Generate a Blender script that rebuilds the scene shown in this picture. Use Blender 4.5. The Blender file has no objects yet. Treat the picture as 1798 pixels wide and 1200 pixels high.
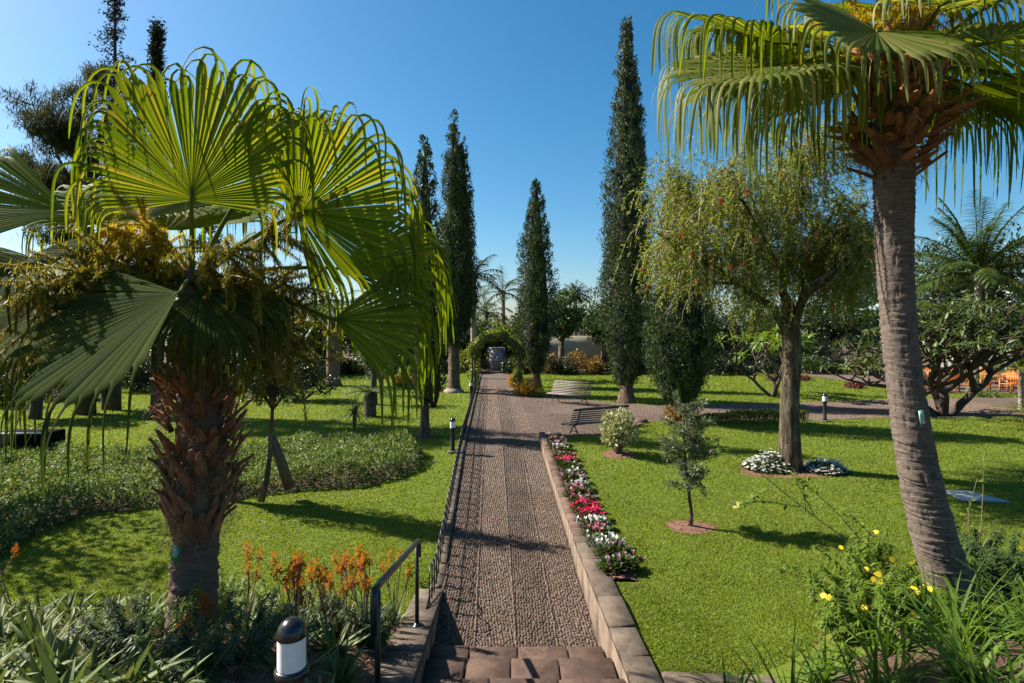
import bpy, math, random
import numpy as np
from mathutils import Vector
SC = bpy.context.scene
COL = SC.collection
R = math.radians
# ------------------------------------------------------------------ camera, sky, sun, exposure
H = 3.15
HOR = 580.0
cam = bpy.data.cameras.new("camera"); camo = bpy.data.objects.new("camera", cam); COL.objects.link(camo)
cam.sensor_width = 36.0; cam.lens = 36.0 * 1000 / 1798; cam.shift_y = -20.0 / 1798
cam.clip_start = 0.05; cam.clip_end = 5000
camo.location = (0, 0, H); camo.rotation_euler = (R(90), 0, 0)
SC.camera = camo
SUN_EL, SUN_AZ = 40.0, 72.0          # azimuth measured from +Y towards -X
world = bpy.data.worlds.new("World"); SC.world = world; world.use_nodes = True
wn = world.node_tree
sky = wn.nodes.new("ShaderNodeTexSky"); sky.sky_type = 'NISHITA'; sky.sun_disc = False
sky.sun_elevation = R(SUN_EL); sky.sun_rotation = R(-SUN_AZ)
sky.air_density = 1.0; sky.dust_density = 1.1; sky.ozone_density = 4.0; sky.altitude = 0
hs = wn.nodes.new('ShaderNodeHueSaturation'); hs.inputs['Saturation'].default_value = 1.32; hs.inputs['Hue'].default_value = .488
wn.links.new(sky.outputs[0], hs.inputs['Color']); wn.links.new(hs.outputs[0], wn.nodes['Background'].inputs[0])
wn.nodes['Background'].inputs[1].default_value = 0.058
sl = bpy.data.lights.new("sun", 'SUN'); sl.energy = 5.0; sl.angle = R(0.5); sl.color = (1.0, 0.93, 0.82)
so = bpy.data.objects.new("sun", sl); COL.objects.link(so)
sd = Vector((-math.sin(R(SUN_AZ)) * math.cos(R(SUN_EL)), math.cos(R(SUN_AZ)) * math.cos(R(SUN_EL)), math.sin(R(SUN_EL))))
so.rotation_euler = (-sd).to_track_quat('-Z', 'Y').to_euler(); so.location = (-20, 5, 30)
SC.view_settings.view_transform = 'Standard'; SC.view_settings.look = 'None'
SC.view_settings.exposure = 1.45; SC.view_settings.gamma = 1.0
SC.cycles.max_bounces = 8; SC.cycles.transparent_max_bounces = 8

# ------------------------------------------------------------------ helpers
def P(px, py, d): return np.array([(px - 899) * d / 1000, d, H - (py - HOR) * d / 1000])
def G(px, py, z=0.0):
    d = (H - z) * 1000 / (py - HOR); return np.array([(px - 899) * d / 1000, d, z])
def nrm(v):
    v = np.asarray(v, float); return v / np.maximum(np.linalg.norm(v, axis=-1, keepdims=True), 1e-9)
def ss(a, b, x):
    t = np.clip((x - a) / (b - a), 0, 1); return t * t * (3 - 2 * t)
def RG(s): return np.random.default_rng(s)
UP = np.array([0, 0, 1.0])
def rdir(r, n): return nrm(r.normal(size=(n, 3)))
def wob(x, y, s=1.0):
    return (np.sin(x * 1.7 * s + 1.3) * np.cos(y * 1.3 * s + .4) + .5 * np.sin(x * 3.9 * s + y * 2.7 * s + 2) + .3 * np.sin(y * 7.1 * s - x * 5.3 * s)) / 1.8

class MB:
    def __init__(s): s.V = []; s.F = []; s.n = 0
    def add(s, V, F):
        V = np.asarray(V, float).reshape(-1, 3)
        for f in (F if isinstance(F, list) else [F]):
            f = np.asarray(f, int)
            if f.size: s.F.append(f + s.n)
        s.V.append(V); s.n += len(V); return s
    def build(s, name, mat, parent=None, smooth=False, origin=None):
        V = np.concatenate(s.V)
        o0 = np.zeros(3)
        if parent is not None:
            p = parent
            while p is not None: o0 = o0 + np.array(p.location); p = p.parent
        if origin is not None: V = V - (np.asarray(origin))
        else: V = V - o0
        me = bpy.data.meshes.new(name)
        me.vertices.add(len(V)); me.vertices.foreach_set("co", V.astype(np.float32).ravel())
        nl = sum(f.size for f in s.F); nf = sum(len(f) for f in s.F)
        me.loops.add(nl); me.polygons.add(nf)
        me.loops.foreach_set("vertex_index", np.concatenate([f.ravel() for f in s.F]).astype(np.int32))
        st = []; k = 0
        for f in s.F:
            st.append(k + np.arange(len(f)) * f.shape[1]); k += f.size
        me.polygons.foreach_set("loop_start", np.concatenate(st).astype(np.int32))
        if smooth: me.polygons.foreach_set("use_smooth", np.ones(nf, bool))
        me.update(calc_edges=True); me.validate()
        for m in (mat if isinstance(mat, list) else [mat]): me.materials.append(m)
        o = bpy.data.objects.new(name, me); COL.objects.link(o)
        if parent is not None: o.parent = parent
        if origin is not None: o.location = tuple(np.asarray(origin) - o0)
        return o
def tag(o, label=None, cat=None, group=None, kind=None):
    if label: o['label'] = label
    if cat: o['category'] = cat
    if group: o['group'] = group
    if kind: o['kind'] = kind
    return o
def thing(name, label, cat, loc, group=None, rz=0.0):
    o = bpy.data.objects.new(name, None); COL.objects.link(o); o.empty_display_size = .1
    o.location = tuple(float(v) for v in loc); o.rotation_euler = (0, 0, rz)
    return tag(o, label, cat, group)
def dup(root, loc, rz, label=None, scale=1.0):
    c = root.copy(); COL.objects.link(c); c.location = tuple(float(v) for v in loc); c.rotation_euler = (0, 0, rz); c.scale = (scale,) * 3
    if label: c['label'] = label
    for ch in list(root.children):
        a = ch.copy(); COL.objects.link(a); a.parent = c
        for g in list(ch.children):
            b = g.copy(); COL.objects.link(b); b.parent = a
    return c

def leaves(mb, Pt, D, N, L, W, fold=.12, mid=.5):
    n = len(Pt); L = np.broadcast_to(np.asarray(L, float), (n,))[:, None]; W = np.broadcast_to(np.asarray(W, float), (n,))[:, None]
    D = nrm(D); S = nrm(np.cross(D, N)); N = np.cross(S, D)
    a = Pt; m = Pt + D * L * mid; t = Pt + D * L
    l = m + S * W * .5 + N * W * fold; r = m - S * W * .5 + N * W * fold
    V = np.stack([a, r, t, l], 1); i = np.arange(n) * 4
    mb.add(V, np.stack([i, i + 1, i + 2, i + 3], 1))
def ribbons(mb, Pt, D, L, W, droop=1.0, K=5, taper=1.0, side=None, w0=1.0, r=None, fold=0.0):
    n = len(Pt); L = np.broadcast_to(np.asarray(L, float), (n,)); W = np.broadcast_to(np.asarray(W, float), (n,))
    droop = np.broadcast_to(np.asarray(droop, float), (n,))
    D = nrm(D); p = np.array(Pt, float); out = []
    if side is None:
        side = np.cross(D, UP); bad = np.linalg.norm(side, axis=1) < .05
        side[bad] = [1, 0, 0]; side = nrm(side)
    for k in range(K + 1):
        t = k / K
        w = W * (w0 + (1 - w0) * min(1, t * 4)) * np.clip(1 - t, 0, 1) ** taper if k < K else W * 0.04
        Sd = nrm(side - D * (side * D).sum(1, keepdims=True))
        if fold:
            Nn = np.cross(Sd, D)
            out.append(np.stack([p - Sd * (w * .5)[:, None] + Nn * (w * fold)[:, None], p, p + Sd * (w * .5)[:, None] + Nn * (w * fold)[:, None]], 1))
        else:
            out.append(np.stack([p - Sd * (w * .5)[:, None], p + Sd * (w * .5)[:, None]], 1))
        D = nrm(D + np.array([0, 0, -1.0]) * (droop / K)[:, None]); p = p + D * (L / K)[:, None]
    V = np.stack(out, 1); c = V.shape[2]
    base = np.arange(n)[:, None] * (K + 1) * c + np.arange(K)[None] * c
    q = []
    for j in range(c - 1):
        q.append(np.stack([base + j, base + j + 1, base + c + j + 1, base + c + j], -1).reshape(-1, 4))
    mb.add(V, q)
def tube(mb, pts, rad, n=6, cap=True):
    pts = np.asarray(pts, float); k = len(pts); rad = np.broadcast_to(np.asarray(rad, float), (k,))
    T = np.gradient(pts, axis=0); T = nrm(T)
    ref = np.array([0, 1.0, 0]) if abs(T[0][2]) > .8 else UP
    X = nrm(np.cross(ref, T[0])); V = []
    a = np.linspace(0, 2 * math.pi, n, endpoint=False)
    for i in range(k):
        X = nrm(X - T[i] * np.dot(X, T[i])); Y = np.cross(T[i], X)
        V.append(pts[i] + rad[i] * (np.cos(a)[:, None] * X + np.sin(a)[:, None] * Y))
    V = np.concatenate(V); i = np.arange(k - 1)[:, None] * n; j = np.arange(n)[None]; j2 = (j + 1) % n
    F = [np.stack([i + j, i + j2, i + n + j2, i + n + j], -1).reshape(-1, 4)]
    if cap:
        F += [np.arange(n)[None, ::-1], (np.arange(n) + (k - 1) * n)[None]]
    mb.add(V, F)
def lathe(mb, prof, c=(0, 0, 0), n=20, lump=None):
    prof = np.asarray(prof, float); a = np.linspace(0, 2 * math.pi, n, endpoint=False); k = len(prof)
    V = np.stack([c[0] + prof[:, 0:1] * np.cos(a), c[1] + prof[:, 0:1] * np.sin(a), c[2] + np.repeat(prof[:, 1:2], n, 1)], -1)
    i = np.arange(k - 1)[:, None] * n; j = np.arange(n)[None]; j2 = (j + 1) % n
    mb.add(V.reshape(-1, 3), [np.stack([i + j, i + j2, i + n + j2, i + n + j], -1).reshape(-1, 4), np.arange(n)[None, ::-1], (np.arange(n) + (k - 1) * n)[None]])
BF = np.array([[0, 3, 2, 1], [4, 5, 6, 7], [0, 1, 5, 4], [1, 2, 6, 5], [2, 3, 7, 6], [3, 0, 4, 7]])
def hexa(mb, b4, t4, chamfer=0.0):
    """box from 4 bottom corners and 4 top corners (ccw)"""
    b4 = np.asarray(b4, float); t4 = np.asarray(t4, float)
    if chamfer <= 0:
        mb.add(np.concatenate([b4, t4]), BF); return
    c = t4.mean(0); t_low = t4.copy(); t_low[:, 2] -= chamfer
    inn = t4 + nrm(c - t4) * chamfer * 1.3
    V = np.concatenate([b4, t_low, inn])
    F = [[0, 3, 2, 1], [8, 9, 10, 11]]
    for i in range(4):
        j = (i + 1) % 4; F += [[i, j, 4 + j, 4 + i], [4 + i, 4 + j, 8 + j, 8 + i]]
    mb.add(V, np.array(F))
def box(mb, c, s, rz=0.0, ch=0.0):
    c = np.asarray(c, float); h = np.asarray(s, float) / 2
    q = np.array([[-h[0], -h[1]], [h[0], -h[1]], [h[0], h[1]], [-h[0], h[1]]])
    ca, sa = math.cos(rz), math.sin(rz); q = np.stack([q[:, 0] * ca - q[:, 1] * sa, q[:, 0] * sa + q[:, 1] * ca], 1)
    b = np.column_stack([q + c[:2], np.full(4, c[2] - h[2])]); t = np.column_stack([q + c[:2], np.full(4, c[2] + h[2])])
    hexa(mb, b, t, ch)
def bar(mb, a, b, w, h, up=UP):
    a = np.asarray(a, float); b = np.asarray(b, float); t = nrm(b - a); s = nrm(np.cross(t, up)); u = np.cross(s, t)
    V = []
    for p in (a, b):
        V += [p - s * w / 2 - u * h / 2, p + s * w / 2 - u * h / 2, p + s * w / 2 + u * h / 2, p - s * w / 2 + u * h / 2]
    mb.add(np.array(V), BF)
def sheet(mb, X, Y, Z):
    n, m = X.shape; V = np.stack([X, Y, Z], -1).reshape(-1, 3)
    i = np.arange(n - 1)[:, None] * m; j = np.arange(m - 1)[None]
    mb.add(V, np.stack([i + j, i + j + 1, i + m + j + 1, i + m + j], -1).reshape(-1, 4))
def inpoly(x, y, poly):
    poly = np.asarray(poly, float); ins = np.zeros(x.shape, bool); j = len(poly) - 1
    for i in range(len(poly)):
        xi, yi = poly[i]; xj, yj = poly[j]
        c = ((yi > y) != (yj > y)) & (x < (xj - xi) * (y - yi) / (yj - yi + 1e-12) + xi); ins ^= c; j = i
    return ins

# ------------------------------------------------------------------ materials
def mk(name):
    m = bpy.data.materials.new(name); m.use_nodes = True; nt = m.node_tree
    return m, nt, nt.nodes['Principled BSDF']
def ramp(nt, fac, cols):
    r = nt.nodes.new("ShaderNodeValToRGB"); e = r.color_ramp.elements
    pos = np.linspace(0, 1, len(cols))
    while len(e) < len(cols): e.new(.5)
    for i, c in enumerate(cols): e[i].position = pos[i]; e[i].color = (*c, 1)
    nt.links.new(fac, r.inputs[0]); return r.outputs[0]
def noise(nt, scale, detail=4, rough=.6, vec=None, stretch=None):
    tc = nt.nodes.new("ShaderNodeTexCoord"); v = tc.outputs['Object']
    if stretch:
        mp = nt.nodes.new("ShaderNodeMapping"); mp.inputs['Scale'].default_value = stretch; nt.links.new(v, mp.inputs[0]); v = mp.outputs[0]
    n = nt.nodes.new("ShaderNodeTexNoise"); n.inputs['Scale'].default_value = scale; n.inputs['Detail'].default_value = detail; n.inputs['Roughness'].default_value = rough
    nt.links.new(v, n.inputs['Vector']); return n.outputs['Fac']
def bump(nt, b, h, strength=.5, dist=.02):
    n = nt.nodes.new("ShaderNodeBump"); n.inputs['Strength'].default_value = strength; n.inputs['Distance'].default_value = dist
    nt.links.new(h, n.inputs['Height']); nt.links.new(n.outputs[0], b.inputs['Normal'])
def mixc(nt, a, b, fac, typ='MIX'):
    m = nt.nodes.new("ShaderNodeMix"); m.data_type = 'RGBA'; m.blend_type = typ
    if isinstance(fac, float): m.inputs[0].default_value = fac
    else: nt.links.new(fac, m.inputs[0])
    for k, v in ((6, a), (7, b)):
        if isinstance(v, tuple): m.inputs[k].default_value = (*v, 1)
        else: nt.links.new(v, m.inputs[k])
    return m.outputs[2]
def leaf_mat(name, cols, trans=.35, rough=.45, tint=(1.25, 1.2, .55), nz=.0, spec=.4, nscale=1.2):
    m, nt, b = mk(name)
    g = nt.nodes.new("ShaderNodeNewGeometry"); c = ramp(nt, g.outputs['Random Per Island'], cols)
    if nz:
        f = noise(nt, nscale, 3); k = ramp(nt, f, [(1 - nz,) * 3, (1.0,) * 3, (1 + nz, 1 + nz, 1.0)]); c = mixc(nt, c, k, 1.0, 'MULTIPLY')
    nt.links.new(c, b.inputs['Base Color']); b.inputs['Roughness'].default_value = rough
    b.inputs['Specular IOR Level'].default_value = spec
    tr = nt.nodes.new("ShaderNodeBsdfTranslucent"); tc = mixc(nt, c, tint, 1.0, 'MULTIPLY'); nt.links.new(tc, tr.inputs[0])
    mx = nt.nodes.new("ShaderNodeMixShader"); mx.inputs[0].default_value = trans
    nt.links.new(b.outputs[0], mx.inputs[1]); nt.links.new(tr.outputs[0], mx.inputs[2])
    nt.links.new(mx.outputs[0], nt.nodes['Material Output'].inputs[0]); return m
def noise_mat(name, cols, scale=5, rough=.85, bs=.5, bd=.02, bscale=None, stretch=None, island=0.0, detail=6, spec=.3):
    m, nt, b = mk(name); f = noise(nt, scale, detail, .65, stretch=stretch); c = ramp(nt, f, cols)
    if island:
        g = nt.nodes.new("ShaderNodeNewGeometry"); k = ramp(nt, g.outputs['Random Per Island'], [(1 - island,) * 3, (1 + island * .4,) * 3]); c = mixc(nt, c, k, 1.0, 'MULTIPLY')
    nt.links.new(c, b.inputs['Base Color']); b.inputs['Roughness'].default_value = rough; b.inputs['Specular IOR Level'].default_value = spec
    if bs: bump(nt, b, noise(nt, bscale or scale * 3, 6, .7, stretch=stretch), bs, bd)
    return m
def flat_mat(name, col, rough=.5, metal=0.0, nz=.12, scale=20):
    m, nt, b = mk(name); f = noise(nt, scale, 4)
    c = ramp(nt, f, [tuple(v * (1 - nz) for v in col), tuple(min(1, v * (1 + nz)) for v in col)])
    nt.links.new(c, b.inputs['Base Color']); b.inputs['Roughness'].default_value = rough; b.inputs['Metallic'].default_value = metal; return m
def fissures(m, scale, st, strength, lo=.38, hi=.52, dark=.42):
    nt = m.node_tree; b = nt.nodes['Principled BSDF']; f = noise(nt, scale, 8, .75, stretch=st); mr = nt.nodes.new('ShaderNodeMapRange'); mr.inputs[1].default_value = lo; mr.inputs[2].default_value = hi; nt.links.new(f, mr.inputs[0])
    c = b.inputs['Base Color'].links[0].from_socket; k = ramp(nt, mr.outputs[0], [(dark,) * 3, (1, 1, 1)]); nt.links.new(mixc(nt, c, k, 1.0, 'MULTIPLY'), b.inputs['Base Color'])
    o = b.inputs['Normal'].links[0].from_node; n2 = nt.nodes.new('ShaderNodeBump'); n2.inputs['Strength'].default_value = strength; n2.inputs['Distance'].default_value = .03; nt.links.new(mr.outputs[0], n2.inputs['Height']); nt.links.new(o.outputs[0], n2.inputs['Normal']); nt.links.new(n2.outputs[0], b.inputs['Normal'])
M = {}
M['void'] = flat_mat('dull_black', (.006, .006, .006), 1.0)
M['void'].node_tree.nodes['Principled BSDF'].inputs['Specular IOR Level'].default_value = .05
M['lawn'] = noise_mat('lawn_green', [(.065, .105, .006), (.105, .145, .008), (.15, .18, .016)], 3.0, .9, .9, .03, 120)
M['grass'] = leaf_mat('grass_blade', [(.090, .143, .008), (.132, .19, .012), (.178, .228, .018), (.25, .26, .045)], .5, .65, nz=.36, nscale=.9)
M['soil'] = noise_mat('dark_soil', [(.035, .022, .015), (.09, .055, .035), (.16, .10, .065)], 14, .95, .9, .03)
M['mulch'] = noise_mat('bark_mulch', [(.07, .035, .022), (.17, .085, .055), (.26, .15, .10)], 22, .95, .5, .02, island=.5)
M['pebble'] = noise_mat('river_pebble', [(.078, .050, .034), (.132, .09, .064), (.21, .15, .112)], 3, .75, .15, .005, 60, island=.55)
M['mortar'] = noise_mat('pebble_mortar', [(.05, .035, .027), (.09, .065, .05), (.14, .10, .08)], 30, .95, 1.0, .02, 34)
M['stone'] = noise_mat('wall_stone', [(.065, .048, .034), (.125, .093, .068), (.19, .148, .112)], 5, .9, .6, .01, 40, island=.22)
M['brick'] = noise_mat('kerb_brick', [(.085, .048, .036), (.145, .085, .063), (.19, .125, .10)], 6, .9, .6, .01, 40, island=.3)
M['plaster'] = noise_mat('wall_face', [(.12, .082, .054), (.19, .138, .098), (.25, .195, .148)], 2.5, .9, .4, .01, 30, stretch=(1, 1, .35))
M['step'] = noise_mat('step_slab', [(.035, .023, .017), (.09, .052, .036), (.125, .085, .063)], 5, .8, .5, .012, 25, island=.35)
for q_ in ('stone', 'brick', 'plaster', 'step'): fissures(M[q_], 2.6, (1, 1, 1), .15, .36, .58, .50); fissures(M[q_], 11, (1, 1, 1), .3, .34, .44, .55)
M['iron'] = flat_mat('dark_green_iron', (.016, .024, .022), .35, .2)
M['black'] = flat_mat('black_enamel', (.012, .012, .013), .25)
M['blackmatt'] = flat_mat('black_post', (.014, .013, .012), .6)
M['lantern'] = flat_mat('ribbed_white_lantern', (.72, .70, .70), .4)
M['cream'] = noise_mat('cream_wall', [(.42, .37, .27), (.52, .46, .34)], 1.5, .9, .2, .01)
M['white'] = noise_mat('white_plaster', [(.60, .58, .55), (.75, .73, .70)], 2, .8, .2, .01)
M['marble'] = noise_mat('grey_marble', [(.17, .165, .17), (.28, .27, .275)], 3, .6, .2, .01)
M['rooftile'] = noise_mat('roof_tile', [(.22, .11, .07), (.36, .20, .13)], 6, .85, .5, .02)
M['slat'] = noise_mat('bench_slat', [(.085, .055, .047), (.125, .095, .085), (.19, .15, .14)], 6, .6, .25, .004, stretch=(1, 8, 8), spec=.6)
M['teak'] = noise_mat('orange_teak', [(.42, .13, .03), (.56, .20, .05)], 6, .45, .2, .004)
M['green_plate'] = flat_mat('green_plate', (.01, .16, .07), .4)
M['pale_plate'] = flat_mat('pale_green_plate', (.30, .50, .36), .4)
M['cover'] = flat_mat('grey_blue_cover', (.20, .25, .28), .6)
M['bark'] = noise_mat('grey_brown_bark', [(.05, .035, .025), (.13, .095, .07), (.21, .165, .13)], 9, .95, 1.0, .03, 26, stretch=(1, 1, .22))
M['bark_warm'] = noise_mat('warm_bark', [(.08, .05, .03), (.20, .13, .085), (.30, .21, .15)], 9, .95, 1.0, .03, 26, stretch=(1, 1, .22))
M['bark_moss'] = noise_mat('mossy_bark', [(.07, .052, .036), (.17, .13, .08), (.27, .20, .145)], 8, .95, 1.0, .04, 22, stretch=(1, 1, .25))
fissures(M['bark_moss'], 12, (1.2, 1.2, .22), 1.0, .40, .55, .3)
fissures(M['bark_warm'], 12, (1.2, 1.2, .22), 1.0, .40, .55, .4)
M['bark_dark'] = noise_mat('dark_bark', [(.03, .022, .016), (.07, .052, .04), (.12, .09, .07)], 9, .95, 1.0, .03, 26, stretch=(1, 1, .3))
M['bark_pale'] = noise_mat('pale_bark', [(.14, .11, .085), (.25, .205, .165), (.34, .29, .24)], 9, .9, .8, .02, 26, stretch=(1, 1, .3))
M['palm_trunk'] = noise_mat('ringed_palm_trunk', [(.045, .034, .028), (.15, .115, .092), (.27, .215, .175)], 9, .92, .8, .02, 22, stretch=(1, 1, 7.0), detail=12)
fissures(M['palm_trunk'], 7, (1.0, 1.0, 9.0), .5, .34, .50, .55)
fissures(M['palm_trunk'], 9, (2.2, 2.2, .5), .6, .36, .42, .5)
M['palm_trunk_dark'] = noise_mat('dark_palm_trunk', [(.07, .046, .034), (.17, .115, .08), (.28, .20, .14)], 9, .95, 1.0, .03, 26, stretch=(.5, .5, 3.0))
M['boot'] = noise_mat('leaf_base_husk', [(.10, .042, .02), (.24, .105, .048), (.42, .24, .13)], 9, .85, .7, .012, 30, stretch=(1, 1, .25), island=.55)
M['fibre'] = leaf_mat('husk_fibre', [(.11, .055, .025), (.24, .13, .06), (.33, .21, .11)], .15, .8, (1, .9, .7))
M['stalk'] = leaf_mat('palm_stalk', [(.07, .10, .015), (.11, .13, .022)], .15, .75, spec=.06)
M['fan'] = leaf_mat('fan_leaf', [(.055, .095, .006), (.09, .135, .008), (.13, .165, .010), (.075, .125, .008), (.15, .18, .014), (.20, .185, .03)], .58, .6, (2.0, 1.75, .35), spec=.16)
M['fan_pale'] = leaf_mat('pale_fan_leaf', [(.08, .12, .018), (.12, .16, .025), (.17, .19, .04), (.30, .27, .09)], .45, .55, (1.45, 1.35, .45), spec=.25)
M['fan_shaded'] = leaf_mat('shaded_fan_leaf', [(.03, .048, .013), (.045, .064, .016), (.065, .082, .018), (.042, .062, .012), (.12, .12, .028)], .42, .85, (1.6, 1.5, .4), spec=.03)  # darker copy of the fan leaf, shade of sun-averted fronds put into the colour
M['gold'] = leaf_mat('palm_blossom_gold', [(.36, .23, .012), (.50, .36, .02), (.60, .48, .05)], .35, .6)
M['olive'] = leaf_mat('palm_blossom_olive', [(.15, .13, .012), (.24, .20, .02), (.36, .29, .03)], .35, .6)
M['cypress'] = leaf_mat('cypress_spray', [(.026, .044, .014), (.042, .066, .020), (.065, .090, .030), (.085, .105, .042)], .15, .55, (1.2, 1.2, .7), nz=.3, spec=.3)
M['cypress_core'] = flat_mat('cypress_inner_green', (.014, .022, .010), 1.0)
# ------------------------------------------------------------------ terrain
def XL(d): return -0.70 - .036 * d
def XR(d): return 1.30 - .036 * d
def path_z(d): return -np.clip(15 - np.asarray(d, float), 0, 9) * .084
def zl(x, d):
    d = np.asarray(d, float); x = np.asarray(x, float)
    z = path_z(np.maximum(d, 7.5)) + .03 + .03 * wob(x, d, .35) * ss(0, 2, XL(d) - x)
    z = z + np.clip((7.4 - d) * .37, 0, 1.5); u = XL(d) - x
    return np.where(d < 8.3, np.minimum(z, -.64 + np.clip(8.2 - d, 0, 9) * .2 + np.clip(u - .30, 0, 9) * .55), z)
def hr(x, d):
    d = np.asarray(d, float); x = np.asarray(x, float)
    z = -.14 + .46 * ss(9, 17, d) + .025 * wob(x, d, .4) * ss(0, 2, x - XR(d) - .3)
    return z + .55 * ss(2.2, 3.6, x) * ss(7.2, 5.3, d) + .42 * ss(5.4, 3.6, d)
EDGE = np.array([(.5, 15.6), (1.5, 15.55), (2.6, 15.75), (3.3, 16.3), (3.75, 17.0), (3.95, 17.55), (4.6, 17.75), (7, 17.9), (9.5, 18.05), (12, 18.4), (16.5, 18.6), (45, 19.2)])
def dB(x): return np.interp(x, EDGE[:, 0], EDGE[:, 1])
PLAZA = np.array([(XR(15.4) - .25, 15.3)] + [tuple(e) for e in EDGE[1:]] + [(45, 27), (22, 26.5), (16.3, 25.6), (12, 24.6), (9, 24.1), (6, 23.8), (4.6, 24.3), (3.4, 25.6), (2.2, 26.6), (XR(28) + .35, 27.8), (XR(28) - .3, 28)])
def ground(x, d):
    x = np.asarray(x, float); d = np.asarray(d, float)
    left = x < XL(d); right = (x > XR(d)) & (d < dB(x))
    z = np.where(left, zl(x, d), np.where(right, hr(x, d), np.where(d < 15, path_z(d), 0)))
    return z
def g1(x, d): return float(ground(np.array([x]), np.array([d]))[0])

# base ground out to the horizon, dipping under the sunken path
gx = np.concatenate([[-3000, -900, -300, -120, -70], np.linspace(-46, 46, 24), [70, 120, 300, 900, 3000]])
gy = np.concatenate([[-400, -60, -10], np.linspace(-4, 16, 11), [18, 22, 30, 40, 60, 100, 200, 500, 1200, 4000]])
X, Y = np.meshgrid(gx, gy)
mb = MB(); sheet(mb, X, Y, np.where((Y < 17) & (np.abs(X) < 47), -2.4, -.06)); tag(mb.build('ground', M['soil']), kind='structure')
# lawns
mb = MB(); dd = np.concatenate([np.linspace(.2, 8, 60), np.linspace(8.2, 44, 130)]); uu = np.concatenate([np.linspace(.12, 6, 40), np.linspace(6.3, 46, 60)])
D_, U_ = np.meshgrid(dd, uu, indexing='ij'); X = XL(D_) - U_; sheet(mb, X[:, ::-1], D_[:, ::-1], zl(X, D_)[:, ::-1])
tt = np.linspace(0, 1, 110); xx = np.concatenate([np.linspace(1.5, 8, 50), np.linspace(8.3, 45, 50)])
T_, X0 = np.meshgrid(tt, xx, indexing='ij'); dend = dB(X0 - .6 * (1 - X0 / 45)); D_ = .2 + (dend - .2) * T_; X = X0 - .036 * D_ * (1 - X0 / 45)
sheet(mb, X, D_, hr(X, D_))
X, Y = np.meshgrid(np.linspace(XR(15) + .2, 46, 40), np.linspace(15.2, 44, 40)); X = X - .036 * (Y - 15) * (1 - X / 46); sheet(mb, X, Y, np.full(X.shape, -.012))
tag(mb.build('lawn', M['lawn'], smooth=True), kind='structure')

# pebbled path and plaza : bed plus individually set pebbles
mb = MB()
dd = np.concatenate([np.linspace(6.3, 15, 40), np.linspace(15.5, 42.3, 30)]); D_, S_ = np.meshgrid(dd, np.linspace(-.02, 2.02, 9), indexing='ij')
sheet(mb, XL(D_) + S_, D_, path_z(D_) + .006 + .012 * np.sin(S_ * math.pi / 2))
mbp = MB()
mbp.add(np.column_stack([PLAZA, np.full(len(PLAZA), .010)]), np.arange(len(PLAZA))[None])
tag(mb.build('path_bed', M['mortar']), kind='structure'); tag(mbp.build('plaza_bed', M['mortar']), kind='structure')
r = RG(5)
def pebbles(x, d, ang, ln, wd, ht, full=True):
    n = len(x); z = ground(x, d) + .008 + .012 * np.clip(np.sin((x - XL(d)) * math.pi / 2), 0, 1) * (x < XR(d))
    m = 7; a = np.linspace(0, 2 * math.pi, m, endpoint=False)
    rings = [(1.0, -.25), (.92, .45), (.55, .9)] if full else [(1.0, -.1), (.6, .8)]
    V = []
    ca, sa = np.cos(ang), np.sin(ang)
    tx, ty = r.normal(0, .12, n), r.normal(0, .12, n)
    for f, hh in rings:
        u = f * np.cos(a)[None] * ln[:, None] / 2; v = f * np.sin(a)[None] * wd[:, None] / 2
        V.append(np.stack([x[:, None] + u * ca[:, None] - v * sa[:, None], d[:, None] + u * sa[:, None] + v * ca[:, None], z[:, None] + hh * ht[:, None] + u * tx[:, None] + v * ty[:, None]], -1))
    V.append(np.stack([x, d, z + ht], -1)[:, None]); V = np.concatenate(V, 1); k = m * len(rings) + 1
    b = np.arange(n)[:, None] * k; j = np.arange(m)[None]; j2 = (j + 1) % m; Q = []
    for q in range(len(rings) - 1):
        Q.append(np.stack([b + q * m + j, b + q * m + j2, b + (q + 1) * m + j2, b + (q + 1) * m + j], -1).reshape(-1, 4))
    q = len(rings) - 1
    T = np.stack([b + q * m + j, b + q * m + j2, np.broadcast_to(b + k - 1, (n, m))], -1).reshape(-1, 3)
    return V.reshape(-1, 3), Q + [T]
def lattice(x0, x1, d0, d1, ang, sl_, sw):
    L = max(x1 - x0, d1 - d0) + 1; cx, cd = (x0 + x1) / 2, (d0 + d1) / 2; hx = (x1 - x0) / 2 + .2; hd = (d1 - d0) / 2 + .2
    rr = math.hypot(hx, hd) + .1
    u = np.arange(-rr, rr, sl_); v = np.arange(-rr, rr, sw); U, V = np.meshgrid(u, v, indexing='ij')
    U = U + (np.arange(len(v)) % 2)[None] * sl_ * .5
    U = U + r.normal(0, sl_ * .14, U.shape); V = V + r.normal(0, sw * .14, V.shape)
    x = cx + U * math.cos(ang) - V * math.sin(ang); d = cd + U * math.sin(ang) + V * math.cos(ang)
    k = (x > x0) & (x < x1) & (d > d0) & (d < d1); return x[k], d[k]
mb = MB(); mbz = MB()
bands = [(.0, .50, 35), (.50, 1.0, -35), (1.0, 1.5, 38), (1.5, 2.0, -38)]
for s0, s1, an in bands:
    for (da, db, sl_, sw, full) in ((6.6, 12, .049, .030, True), (12, 20, .058, .036, False), (20, 32, .10, .065, False)):
        for q in np.arange(da, db, 2.0):
            x, d = lattice(s0 + .02, s1 - .02, q, min(q + 2, db), R(an), sl_, sw); n = len(x)
            x = x + XL(d)
            V, F = pebbles(x, d, R(an) + r.normal(0, .3, n), sl_ * r.uniform(.72, 1.05, n), sw * r.uniform(.75, 1.1, n), r.uniform(.010, .02, n), full); mb.add(V, F)
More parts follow.
